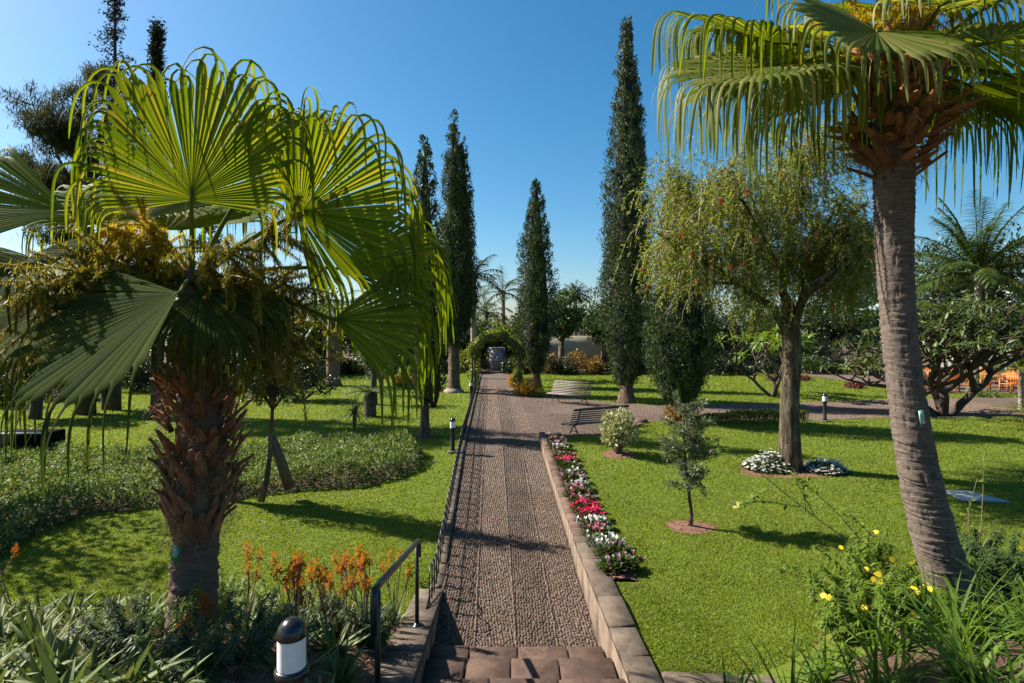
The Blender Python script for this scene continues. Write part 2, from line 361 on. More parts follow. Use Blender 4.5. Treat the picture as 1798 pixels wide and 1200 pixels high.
for s in (.5, 1.0, 1.5):      # straight rows between the bands
    d = np.arange(6.6, 30, .05); d = d + r.normal(0, .005, len(d)); n = len(d)
    V, F = pebbles(XL(d) + s + r.normal(0, .004, n), d, np.full(n, R(90)) + r.normal(0, .12, n), np.full(n, .052), np.full(n, .042), r.uniform(.024, .034, n), False); mb.add(V, F)
tag(mb.build('path', M['pebble'], smooth=True), kind='structure')
for q in np.arange(15.3, 28, 2.0):
    sp = .07 if q < 20 else .09
    for x0 in np.arange(.2, 17, 4):
        x, d = lattice(x0, x0 + 4, q, q + 2, R(20 + 8 * math.sin(q + x0)), sp, sp * .62)
        k = inpoly(x, d, PLAZA) & (x > XR(d)); x, d = x[k], d[k]; n = len(x)
        if n == 0: continue
        an = np.arctan2(d - 21.5, x - 1.2) + R(90)          # set in rings round the middle of the plaza
        V, F = pebbles(x, d, an + r.normal(0, .35, n), sp * r.uniform(.75, 1.05, n), sp * .62 * r.uniform(.8, 1.1, n), r.uniform(.009, .017, n), False); mbz.add(V, F)
tag(mbz.build('plaza', M['pebble'], smooth=True), kind='structure')

# ------------------------------------------------------------------ walls, kerbs, steps
def block_wall(name, label, pts, width, ztop, zbot, mat, blk=.6, cat='wall', ch=.018, seed=1, overhang=0.0, mat2=None):
    """pts: fine polyline (inner face); width to its right-hand side (negative = left)"""
    rr = RG(seed); pts = np.asarray(pts, float)
    seg = np.linalg.norm(np.diff(pts, axis=0), axis=1); s = np.concatenate([[0], np.cumsum(seg)])
    t = 0.0; cuts = [0.0]
    while t < s[-1] - .05: t = min(s[-1], t + blk * rr.uniform(.8, 1.2)); cuts.append(t)
    if cuts[-1] - cuts[-2] < blk * .4: cuts.pop(-2)
    at = lambda t: np.array([np.interp(t, s, pts[:, 0]), np.interp(t, s, pts[:, 1])])
    def off(t, w):
        a, b = at(max(0, t - .05)), at(min(s[-1], t + .05)); v = (b - a) / max(1e-6, np.linalg.norm(b - a)); return at(t) + w * np.array([v[1], -v[0]])
    root = MB(); cop = MB()
    for a, b in zip(cuts[:-1], cuts[1:]):
        a2, b2 = a + .003, b - .003; sg = 1 if width > 0 else -1; oh = overhang * sg
        q = [off(a2, -oh), off(b2, -oh), off(b2, width + oh), off(a2, width + oh)]
        qi = [off(a, 0), off(b, 0), off(b, width), off(a, width)]
        if width > 0: q = q[::-1]; qi = qi[::-1]
        j = rr.normal(0, .004)
        def lev(f, p): return f(p[0], p[1])
        ct = .07 if overhang or mat2 else 0
        tp = [np.array([*p, lev(ztop, p) + j]) for p in q]
        if ct:
            bt = [np.array([*p, lev(ztop, p) - ct + j]) for p in q]; hexa(cop, bt, tp, ch)
            hexa(root, [np.array([*p, zbot(p[0], p[1])]) for p in qi], [np.array([*p, lev(ztop, p) - ct + .002]) for p in qi])
        else:
            hexa(cop, [np.array([*p, zbot(p[0], p[1])]) for p in q], tp, ch)
    loc = np.array([*pts[0], zbot(*pts[0])])
    if root.n:
        t = thing(name, label, cat, loc); root.build('wall_face', mat2 or mat, t); cop.build('coping', mat, t); return t
    o = cop.build(name, mat, origin=loc); return tag(o, label, cat)
dl = np.linspace(5.15, 9.0, 14); dl2 = np.linspace(9.004, 15.75, 20)
wz = lambda x, d: float(hr(1.5, max(d, 5.6))) + .055
block_wall('retaining_wall', 'low pale stone wall with thick coping on the right of the path, beside the steps', [(XR(d) + .0, d) for d in dl], .27, wz, lambda x, d: -1.0, M['stone'], .62, overhang=.012, mat2=M['plaster'], seed=3)
block_wall('brick_edging_wall', 'long reddish kerb wall between the cobbled path and the flower strip', [(XR(d) + .012, d) for d in dl2], .17, lambda x, d: float(hr(1.5, d)) + .05, lambda x, d: -.8, M['brick'], .30, mat2=M['plaster'], seed=4)
ep = [(x, d) for x, d in zip(np.linspace(XR(15.75) + .2, 3.95, 30), dB(np.linspace(XR(15.75) + .2, 3.95, 30)))]
block_wall('curved_plaza_kerb', 'curved low kerb wall holding the lawn behind the dark bench', ep, .16, lambda x, d: float(hr(x, d)) + .03, lambda x, d: -.3, M['brick'], .3, seed=5)
block_wall('side_path_kerb', 'thin pale kerb along the near side of the cross path past the bollard lamp', [(4.05, 17.6)] + [tuple(e) for e in EDGE[6:11]], .12, lambda x, d: float(hr(x, d)) + .015, lambda x, d: -.3, M['stone'], .9, seed=6, cat='kerb')
mb = MB(); lathe(mb, [(.0, -.1), (.19, -.1), (.20, .3), (.215, .36), (.19, .43), (.10, .46), (0.001, .465)], (3.93, 17.35, 0), 14)
tag(mb.build('kerb_end_pillar', M['brick'], smooth=True, origin=(3.93, 17.35, 0)), 'round stub pillar ending the curved plaza kerb', 'pillar')
# left: sloping stair wall, then kerb
def swz(x, d): return -.57 + np.clip(8.2 - d, 0, 9) * .2
block_wall('stair_wall', 'sloping stone stair wall on the left that carries the handrail', [(XL(d), d) for d in np.linspace(8.2, 2.2, 14)], .36, lambda x, d: float(swz(x, d)), lambda x, d: -1.2, M['stone'], .8, overhang=.01, mat2=M['plaster'], seed=8)
block_wall('left_path_kerb', 'stone kerb under the hoop railing on the left of the path', [(XL(d), d) for d in np.linspace(8.25, 41.5, 70)], -.20, lambda x, d: float(path_z(max(d, 8.3))) + .055 - .055 * ss(9.5, 8.2, d), lambda x, d: -1.0, M['stone'], .55, cat='kerb', seed=9)
# steps (rising towards the terrace the picture is taken from)
rr = RG(11)
noses = [(6.62, -.51), (6.10, -.36), (5.52, -.21), (4.95, -.06), (4.4, .09), (3.85, .24), (3.3, .39), (2.7, .54)]
st = thing('stone_steps', 'broad reddish stone steps at the near end of the cobbled path', 'steps', (0.2, 6.6, -.7))
for i, (d, z) in enumerate(noses):
    m = MB(); dn = noses[i + 1][0] if i + 1 < len(noses) else 1.8
    xs = [XL(d) + .005]
    while xs[-1] < XR(d) - .3: xs.append(min(xs[-1] + rr.uniform(.42, .68), XR(d) - .005))
    if xs[-1] < XR(d) - .006: xs[-1] = XR(d) - .005
    for a, b in zip(xs[:-1], xs[1:]):
        e = rr.normal(0, .008, 4); zz = z + rr.normal(0, .006)
        q = [(a + .006, dn - .05), (b - .006, dn - .05), (b - .006 + e[1], d + e[0]), (a + .006 + e[1], d + e[2])]
        hexa(m, [(*p, -1.2) for p in q], [(*p, zz + rr.normal(0, .004)) for p in q], .022)
    m.build('step', M['step'], st)
# transverse wall across the foot of the right lawn
block_wall('cross_wall', 'dark low wall along the near end of the right lawn, under the strap-leaf clumps', [(1.42, 5.42), (2.0, 5.38), (2.9, 5.30), (3.9, 5.2), (7, 5.0)], .28, lambda x, d: float(hr(min(x, 2.0), 5.9)) + .05, lambda x, d: -.8, M['stone'], .8, seed=12)

# ------------------------------------------------------------------ handrail and hoop railing
hl = thing('handrail', 'dark green pipe handrail on two posts beside the steps', 'handrail', (-1.07, 6.5, -.23))
def hx(d): return XL(d) - .15
fd, nd = 6.5, 4.25
fz, nz_ = .70, 1.24
mb = MB(); tube(mb, [(hx(fd + .16), fd + .16, fz - .20), (hx(fd + .16), fd + .16, fz - .03), (hx(fd + .14), fd + .14, fz - .01), (hx(fd), fd, fz + .03), (hx(nd), nd, nz_), (hx(nd - .10), nd - .10, nz_ + .015), (hx(nd - .13), nd - .13, nz_ - .02), (hx(nd - .13), nd - .13, nz_ - .30)], .028, 10); mb.build('rail', M['iron'], hl, True)
for d, z in ((fd, fz), (nd, nz_)):
    mb = MB(); b = float(swz(0, d)); tube(mb, [(hx(d), d, b), (hx(d), d, z)], .023, 10); pm = mb.build('post', M['iron'], hl, True)
    mb = MB(); lathe(mb, [(.075, 0), (.075, .012), (.035, .016), (.03, .04)], (hx(d), d, b), 12); mb.build('base_plate', M['iron'], pm)
fence = thing('hoop_railing', 'low dark iron railing of rounded hoops along the left side of the path', 'railing', (XL(8) - .1, 8, -.55))
mb = MB(); a = np.linspace(0, math.pi, 9); pr = [(0, -.17, 0)] + [(0, -.17 * math.cos(t), .30 + .17 * math.sin(t)) for t in a] + [(0, .17, 0)]
tube(mb, pr, .009, 5); h0 = None
nh = 0
for d in np.arange(7.5, 38, .31):
    x = XL(d) - .10; z = float(path_z(max(d, 8.2))) + .03 + (0.2 * (8.2 - d) if d < 8.2 else 0)
    if h0 is None: h0 = mb.build('hoop', M['iron'], fence, True, origin=None); h0.data.transform(__import__('mathutils').Matrix.Translation(Vector(fence.location))); o = h0
    else: o = h0.copy(); COL.objects.link(o); o.parent = fence
    o.location = Vector((x, d, z)) - Vector(fence.location); o.rotation_euler = (0, 0, .036); nh += 1
    if nh >= 99: break
for dz in (.10, .30):
    mb = MB(); pts = [(XL(d) - .10, d, float(path_z(max(d, 8.2))) + .03 + dz) for d in np.linspace(8.1, 38, 30)]
    pts = [(XL(7.15) - .12, 7.15, float(swz(0, 7.15)) + .01)] + pts; tube(mb, pts, .010, 5); mb.build('rail', M['iron'], fence, True)

# ------------------------------------------------------------------ bollard lamps
def bollard(loc, label, g='bollard lamps in the garden'):
    t = thing('bollard_lamp', label, 'lamp', loc, g); z = loc[2]
    m = MB(); box(m, (loc[0], loc[1], z + .01), (.24, .24, .09), 0, .01); m.build('footing', M['stone'], t)
    m = MB(); lathe(m, [(.062, 0), (.058, .05), (.052, .07), (.052, .50), (.062, .52), (.062, .56)], (loc[0], loc[1], z + .055), 18); m.build('post', M['blackmatt'], t, True)
    m = MB(); lathe(m, [(.062, .60), (.084, .605), (.086, .62), (.084, .64), (.070, .645)], (loc[0], loc[1], z), 22); m.build('collar', M['black'], t, True)
    m = MB(); n = 56; a = np.linspace(0, 2 * math.pi, n, endpoint=False); rr_ = np.where(np.arange(n) % 2, .070, .0655)
    V = np.concatenate([np.column_stack([loc[0] + rr_ * np.cos(a), loc[1] + rr_ * np.sin(a), np.full(n, z + h)]) for h in (.64, .805)]); j = np.arange(n)
    m.add(V, np.stack([j, (j + 1) % n, n + (j + 1) % n, n + j], 1)); m.build('lantern', M['lantern'], t)
    m = MB(); lathe(m, [(.060, .80), (.074, .80), (.075, .815), (.070, .84), (.058, .866), (.036, .886), (.012, .895), (.001, .896)], (loc[0], loc[1], z), 22); m.build('cap', M['black'], t, True)
    return t
l0 = bollard((-1.13, 2.92, .78), 'nearest bollard lamp, large black domed cap and white ribbed lantern among the aloes')
p = G(795, 795); p[2] = g1(p[0], p[1]); dup(l0, p, .3, 'bollard lamp on the left lawn beside the hoop railing, near the lone small cypress')
p = G(827, 703); dup(l0, p, .8, 'small far bollard lamp left of the flower arch')
p = (9.75, 17.75, g1(9.75, 17.75)); dup(l0, p, .1, 'bollard lamp on the right lawn at the edge of the cross path')
p = (15.9, 31.5, 0); dup(l0, p, .1, 'tiny far bollard lamp behind the frangipani branches')

# ------------------------------------------------------------------ benches (front faces -y)
def bench(loc, rz, label):
    t = thing('garden_bench', label, 'bench', loc, 'slatted benches round the plaza', 0)
    W = 1.95; O = np.array(loc, float)
    def sl(m, y, z, w, th, tilt):
        c, s = math.cos(tilt), math.sin(tilt); V = []
        for x in (-W / 2, W / 2):
            for (u, v) in ((-w / 2, -th / 2), (w / 2, -th / 2), (w / 2, th / 2), (-w / 2, th / 2)):
                V.append((x, y + u * c - v * s, z + u * s + v * c))
        m.add(np.array(V) + O, BF[:, ::-1])
    m = MB()
    for k, (y, z, ti) in enumerate([(-.30, .395, -.5), (-.235, .425, -.1), (-.165, .43, .03), (-.095, .425, .06), (-.025, .418, .07), (.045, .415, .1)]): sl(m, y, z, .048, .026, ti)
    m.build('seat', M['slat'], t)
    m = MB()
    for k in range(7):
        f = k / 6; sl(m, .10 + .16 * f + .05 * f * f, .46 + .40 * f, .036, .022, R(68 - 8 * f))
    sl(m, .325, .905, .06, .03, R(25)); m.build('backrest', M['slat'], t)
    for x in (-.72, .72):
        m = MB(); q = lambda *a: np.array([(x, y, z) for y, z in a]) + O
        tube(m, q((-.34, .0), (-.29, .03), (-.24, .14), (-.14, .30), (-.02, .395)), [.024, .02, .018, .018, .018], 6)
        tube(m, q((.30, .0), (.25, .03), (.20, .14), (.08, .28), (-.06, .40)), [.024, .02, .018, .018, .018], 6)
        tube(m, q((-.31, .372), (-.2, .405), (.06, .39), (.10, .43), (.28, .82), (.335, .90)), .017, 6)
        tube(m, q((-.20, .18), (.0, .24), (.17, .18)), .012, 6); m.build('leg', M['blackmatt'], t, True)
    t.rotation_euler = (0, 0, rz); return t
b1 = bench((2.45, 24.3, .012), R(-38), 'weathered slatted bench with sunlit pale slats in front of the far cypresses')
b2 = dup(b1, (2.45, 16.75, .012), R(207), 'dark slatted bench seen from behind, beside the variegated shrub')
# ------------------------------------------------------------------ fan palms
def frond(palm, hub, axis, normal, L, apex, spread=1.9, nseg=44, split=.60, hang=1.0, cup=.12, mat='fan', seed=0, ext=1.5, arch=.25, wid=1.0, side=.28, jag=.06):
    r = RG(seed); a = nrm(axis); n = np.asarray(normal, float); n = nrm(n - a * np.dot(a, n)); s = np.cross(n, a)
    th = np.linspace(-spread, spread, nseg) + r.normal(0, .008, nseg)
    # hastula slightly drawn out along the costa, so the blade folds down its middle
    D = np.cos(th)[:, None] * a + np.sin(th)[:, None] * s + (cup * np.abs(np.sin(th)))[:, None] * n; D = nrm(D)
    Ln = L * ext * (1 - side + side * np.cos(th * .75)) * r.uniform(1 - jag, 1 + jag * .6, nseg)
    sp = split * r.uniform(.88, 1.08, nseg)
    K = 26; p = np.repeat(np.asarray(hub, float)[None], nseg, 0) + a * (.05 * np.cos(th))[:, None]
    N = np.repeat(n[None], nseg, 0); dth = 2 * spread / nseg
    tw = r.normal(0, .5, nseg); out = []; g1_ = r.uniform(.65, 1.5, nseg) * hang; sway = r.normal(0, .16, (nseg, 3))
    for k in range(K + 1):
        t = k / K
        C = nrm(np.cross(N, D)); Nn = nrm(np.cross(D, C))
        f = np.clip((t - sp) / (1 - sp), 0, 1)
        w = np.minimum(t, sp) * Ln * dth * .5 * 1.04 * wid * (1 - f) ** .8
        w = np.where(t < sp, w, np.minimum(w, .012 * (1 - f) ** .5 + .0015))* (1 if t > .03 else .6) + .002
        # after the split the segments twist about their own axis a little
        ca, sa = np.cos(tw * f)[:, None], np.sin(tw * f)[:, None]; C2 = C * ca + Nn * sa; N2 = Nn * ca - C * sa
        rid = (w * .55 * (1 - .5 * f))[:, None]
        out.append(np.stack([p - C2 * w[:, None], p + N2 * rid, p + C2 * w[:, None]], 1))
        g = (arch * t * (1 - f) + f ** .4 * 36.0 * g1_ * (f > 0)) / K
        kick = s[None] * (np.sign(th + tw * .6) * .22 * (f > 0) * (D[:, 2] > .75))[:, None]
        D = nrm(D + np.array([0, 0, -1.0]) * g[:, None] + sway * (f * .5)[:, None] + kick); N = nrm(N - D * (N * D).sum(1, keepdims=True))
        p = p + D * (Ln / K)[:, None]
    V = np.stack(out, 1); c = 3; b = np.arange(nseg)[:, None] * (K + 1) * c + np.arange(K)[None] * c
    q = [np.stack([b + j, b + j + 1, b + c + j + 1, b + c + j], -1).reshape(-1, 4) for j in (0, 1)]
    mb = MB(); mb.add(V, q)
    # loose threads between the tips
    nt_ = nseg; sel = r.integers(0, nseg, nt_); kk = r.integers(13, 20, nt_); pt = V.reshape(nseg, K + 1, 3, 3)[sel, kk, 0]
    ribbons(mb, pt, nrm(r.normal(0, .3, (nt_, 3)) + a * .5), r.uniform(.2, .45, nt_) * L, .006, 4.0, 5, .4)
    fo = mb.build('frond', M[mat], palm, True)
    ap = np.asarray(apex, float); h = np.asarray(hub, float); mid = (ap + h) / 2 + UP * .10 * np.linalg.norm(h - ap)
    t = np.linspace(0, 1, 7)[:, None]; pts = (1 - t) ** 2 * ap + 2 * t * (1 - t) * mid + t * t * h
    pts = np.concatenate([pts, [h + a * .10 * L]])
    mb = MB(); tube(mb, pts, np.concatenate([np.linspace(.032, .016, 7), [.004]]), 6); mb.build('petiole', M['stalk'], fo, True)
    return fo
def panicle(palm, start, dirs, L, mat, seed, nb=16, dens=60, fat=1.0, name='flower_stalk'):
    r = RG(seed); mb = MB()
    for d in dirs:
        p = np.asarray(start, float).copy(); D = nrm(np.asarray(d, float)); pts = [p]
        for k in range(8): D = nrm(D + np.array([0, 0, -.16]) + r.normal(0, .04, 3)); p = p + D * L / 8; pts.append(p)
        pts = np.array(pts); tube(mb, pts, np.linspace(.016, .005, len(pts)), 5)
        for b in range(nb):
            t = r.uniform(.3, 1.0) * 8; i = min(7, int(t)); q = pts[i] + (pts[i + 1] - pts[i]) * (t - i)
            bd = nrm(D * .5 + r.normal(0, .7, 3)); Lb = L * r.uniform(.22, .42); bp = [q]; x = q
            for k in range(5): bd = nrm(bd + np.array([0, 0, -.12])); x = x + bd * Lb / 5; bp.append(x)
            bp = np.array(bp); tube(mb, bp, np.linspace(.006, .002, 6), 3, False)
            n = int(dens * 2.2); j = r.integers(0, 5, n); f = r.random(n)[:, None]; pp = bp[j] * (1 - f) + bp[j + 1] * f
            ribbons(mb, pp, nrm(r.normal(size=(n, 3)) + bd * .6), r.uniform(.02, .075, n), r.uniform(.005, .010, n) * fat, .3, 2, .35)
    return mb.build(name, M[mat], palm)
def boots(mb, mbf, axis_pts, radius, n, z0, z1, size, seed, out=.5, phi0=0, curl=.3, wf=1.0):
    """old leaf bases : curved woody tongues set in a spiral on the trunk"""
    r = RG(seed); ax = np.asarray(axis_pts, float)
    for i in range(n):
        if r.random() < .14: continue
        f = (i + .5) / n; z = z0 + (z1 - z0) * f + r.normal(0, .02); ph = i * 2.39996 + phi0 + r.normal(0, .25)
        c = np.array([np.interp(z, ax[:, 2], ax[:, 0]), np.interp(z, ax[:, 2], ax[:, 1]), z]); rad = radius(f)
        o = np.array([math.cos(ph), math.sin(ph), 0]); s_ = np.array([-math.sin(ph), math.cos(ph), 0])
        L = size * r.uniform(.45, 1.5); W = wf * size * r.uniform(.34, .52); tilt = out * r.uniform(.25, 1.7); sk = r.normal(0, .32)
        p = c + o * rad * .92; d = nrm(UP * (1 - .3 * tilt) + o * tilt + s_ * sk); V = []; K = 5; th = size * .07
        for k in range(K + 1):
            t = k / K; w = W * (1 - .75 * t ** 1.3) * .5 + .004; nn = nrm(np.cross(s_, d)); nn = nn if np.dot(nn, o) > 0 else -nn
            cv = .35 * w
            V += [p - s_ * w - nn * cv, p - s_ * w * .4 + nn * th * .3, p + s_ * w * .4 + nn * th * .3, p + s_ * w - nn * cv, p - nn * (th + cv * .3)]
            d = nrm(d + o * curl * r.uniform(-.1, .35) + UP * .05 + r.normal(0, .05, 3)); p = p + d * L / K
        F = []
        for k in range(K):
            for j in range(5): F.append([k * 5 + j, k * 5 + (j + 1) % 5, k * 5 + 5 + (j + 1) % 5, k * 5 + 5 + j])
        mb.add(np.array(V), [np.array(F), np.array([[K * 5 + j for j in range(5)]])])
        m = 20; ribbons(mbf, np.repeat((c + o * rad * 1.0)[None], m, 0) + r.normal(0, .05 * size * 3, (m, 3)), nrm(o * .7 + UP * .4 + s_ * r.normal(0, .9, m)[:, None] + r.normal(0, .3, (m, 3))), r.uniform(.06, .26, m), r.uniform(.003, .008, m), r.uniform(0, 2.5, m), 3, .7)
def palm_trunk(mb, ax, rad, nring, n=36, seed=0, amp=.012, crack=.006):
    r = RG(seed); ax = np.asarray(ax, float); s = np.linspace(0, 1, len(ax)); S = np.linspace(0, 1, nring)
    c = np.stack([np.interp(S, s, ax[:, k]) for k in range(3)], 1); c = np.stack([np.convolve(np.pad(c[:, k], 6, mode='edge'), np.ones(13) / 13, 'valid') for k in range(3)], 1)
    Rr = np.interp(S, np.linspace(0, 1, len(rad)), rad); a = np.linspace(0, 2 * math.pi, n, endpoint=False)
    prof = amp * (r.random(nring) - .5); gro = np.zeros((nring, n)); i0 = 2
    while i0 < nring - 3:
        ph = r.uniform(0, 6.28); m_ = np.clip(.55 + .8 * np.sin(a + ph) + .5 * np.sin(3 * a + ph * 2), 0, 1); gro[i0] -= amp * 1.9 * m_; gro[i0 + 1] += amp * .9 * m_; i0 += r.integers(2, 5)
    for _ in range(int(nring * n * .012)):
        j0 = r.integers(0, n); q0 = r.integers(0, nring - 9); gro[q0:q0 + r.integers(2, 8), j0] -= amp * r.uniform(.8, 1.8)
    V = []
    for i in range(nring):
        q = Rr[i] + prof[i] + gro[i] + crack * r.normal(size=n) + .003 * np.sin(a * 5 + 2)
        V.append(np.column_stack([c[i, 0] + q * np.cos(a), c[i, 1] + q * np.sin(a), c[i, 2] + .012 * np.sin(a * 2 + i * .3)]))
    V = np.concatenate(V); i = np.arange(nring - 1)[:, None] * n; j = np.arange(n)[None]; j2 = (j + 1) % n
    mb.add(V, [np.stack([i + j, i + j2, i + n + j2, i + n + j], -1).reshape(-1, 4), (np.arange(n) + (nring - 1) * n)[None]])

# --- left palm
lp = P(337, 1128, 5.2); LP = thing('fan_palm', 'short stout fan palm on the left with shaggy brown husks and hanging leaf tips', 'palm tree', (lp[0], 5.2, g1(lp[0], 5.2) - .1))
ax = [P(334, 1150, 5.2), P(340, 1040, 5.2), P(345, 940, 5.2), P(352, 800, 5.2), P(352, 650, 5.2), P(345, 520, 5.2), P(338, 470, 5.2)]
mb = MB(); palm_trunk(mb, ax, [.235, .208, .195, .185, .185, .19, .19, .17, .12, .08], 110, seed=2, amp=.010); mb.build('trunk', M['palm_trunk_dark'], LP, True)
mb, mf = MB(), MB(); axa = np.array(ax)
boots(mb, mf, axa, lambda f: .20 + .10 * math.sin(math.pi * min(1, f * 1.3)) - .10 * max(0, f - .7) / .3, 230, 1.32, 3.25, .23, 3, out=.42, curl=.5)
boots(mb, mf, axa, lambda f: .195, 13, 1.20, 1.36, .32, 4, out=.26)
mb.build('leaf_bases', M['boot'], LP); mf.build('husk_fibre', M['fibre'], LP)
ap = P(338, 500, 5.2)
FL = [ # hub px,py,d, axis, normal, L, spread, mat, extra
 ((336, 350, 4.95), (-.03, .10, 1), (.12, -1, .02), 1.10, 1.75, 'fan', dict(cup=.05, hang=1.0, nseg=60, arch=.0, side=.62, ext=1.85, split=.56, jag=.13)),
 ((318, 512, 4.35), (-.72, -.30, -.52), (-.38, -.72, .58), 1.0, 1.12, 'fan_shaded', dict(hang=.8, nseg=24, split=.66, arch=.35, ext=1.7)),
 ((522, 376, 5.25), (.88, .05, .36), (.22, -.97, .02), .98, 1.7, 'fan', dict(nseg=52, arch=.35, ext=1.75, split=.52)),
 ((592, 472, 5.5), (1, .08, .12), (.30, -.84, .42), .92, .85, 'fan', dict(nseg=30, arch=.4, cup=.12, ext=1.7, split=.54)),
 ((580, 560, 5.1), (.98, .05, -.04), (.30, -.82, .45), .82, .85, 'fan', dict(nseg=28, arch=.4, cup=.12, ext=1.65, split=.54)),
 ((125, 372, 5.0), (-1, -.10, .06), (.1, -.80, .58), 1.15, .75, 'fan', dict(arch=.25, nseg=26)),
 ((48, 452, 4.9), (.35, -.72, -.40), (0, -.45, .88), .66, 2.3, 'fan_shaded', dict(arch=.5)),
 ((440, 318, 5.7), (.45, .35, .82), (-.25, -.85, .45), 1.05, 1.6, 'fan', dict(arch=.1)),
 ((150, 560, 5.5), (-.92, -.15, -.05), (0, -.55, .84), 1.15, 1.5, 'fan', dict(arch=.8)),
 ((255, 385, 5.9), (-.55, .6, .62), (.1, -.6, .75), 1.1, 1.6, 'fan', dict(arch=.4)),
 ((318, 405, 6.0), (-.1, .9, .5), (0, -.6, .85), 1.1, 1.6, 'fan', dict(arch=.5)),
 ((100, 500, 5.9), (-.8, .2, -.1), (0, -.6, .8), 1.1, 1.5, 'fan', dict(arch=.6, ext=1.8, split=.5)),
 ((60, 560, 5.2), (-.7, -.35, -.35), (0, -.6, .8), 1.0, 1.6, 'fan_shaded', dict(arch=.6, ext=1.8, split=.45)),
 ((352, 505, 4.75), (.62, -.55, -.55), (.30, -.60, .70), .66, 1.0, 'fan_shaded', dict(arch=.8, hang=1.2, ext=1.7)),
]
for i, (hp, a, n, L, spd, mt, ex) in enumerate(FL):
    frond(LP, P(*hp), a, n, L, ap, spread=spd, mat=mt, seed=20 + i, **ex)
panicle(LP, ap - UP * .1, [(-.9, -.2, .62), (-.7, -.4, .5), (-.6, -.1, .85), (-1.0, -.3, .35), (-.8, -.1, .75), (-.5, -.5, .55), (-.6, -.55, .35), (-.85, -.4, .15)], 1.2, 'olive', 50, 26, 120)
panicle(LP, ap, [(-.35, -.2, .9), (-.15, -.1, .95), (-.55, -.2, .9)], .85, 'gold', 51, 20, 110)
panicle(LP, ap - UP * .1, [(.85, -.1, .45), (.7, -.2, .65), (.95, -.2, .2), (.6, -.1, .75), (.5, -.3, .4), (.9, .1, .0), (.7, -.4, .2), (.45, -.35, .7), (.8, -.3, -.1)], 1.2, 'olive', 52, 26, 120)

# --- right palm
rp = P(1690, 1095, 5.4); RP = thing('fan_palm', 'tall fan palm on the right with a bare grey ringed leaning trunk', 'palm tree', (rp[0], 5.4, g1(rp[0], 5.4) - .1))
ax = [P(1705, 1130, 5.4), P(1675, 1040, 5.4), P(1645, 960, 5.4), P(1618, 850, 5.4), P(1600, 750, 5.4), P(1580, 600, 5.4), P(1571, 450, 5.4), P(1570, 330, 5.4), P(1570, 240, 5.4), P(1575, 160, 5.4)]
mb = MB(); palm_trunk(mb, ax, [.285, .225, .192, .176, .158, .147, .155, .17, .172, .16], 330, n=72, seed=8, amp=.0065, crack=.0016); mb.build('trunk', M['palm_trunk'], RP, True)
mb, mf = MB(), MB(); axa = np.array(ax)
boots(mb, mf, axa, lambda f: .18 + .25 * min(1, f * 2.0) - .26 * max(0, f - .55) / .45, 130, 4.70, 5.40, .21, 13, out=1.1, curl=.2, wf=1.6)
boots(mb, mf, axa, lambda f: .30 - .1 * f, 46, 5.25, 5.8, .36, 15, out=.40, wf=.8)
boots(mb, mf, axa, lambda f: .17, 16, 4.60, 4.70, .26, 14, out=1.0)
mb.build('leaf_bases', M['boot'], RP); mf.build('husk_fibre', M['fibre'], RP)
ap = P(1582, 130, 5.4)
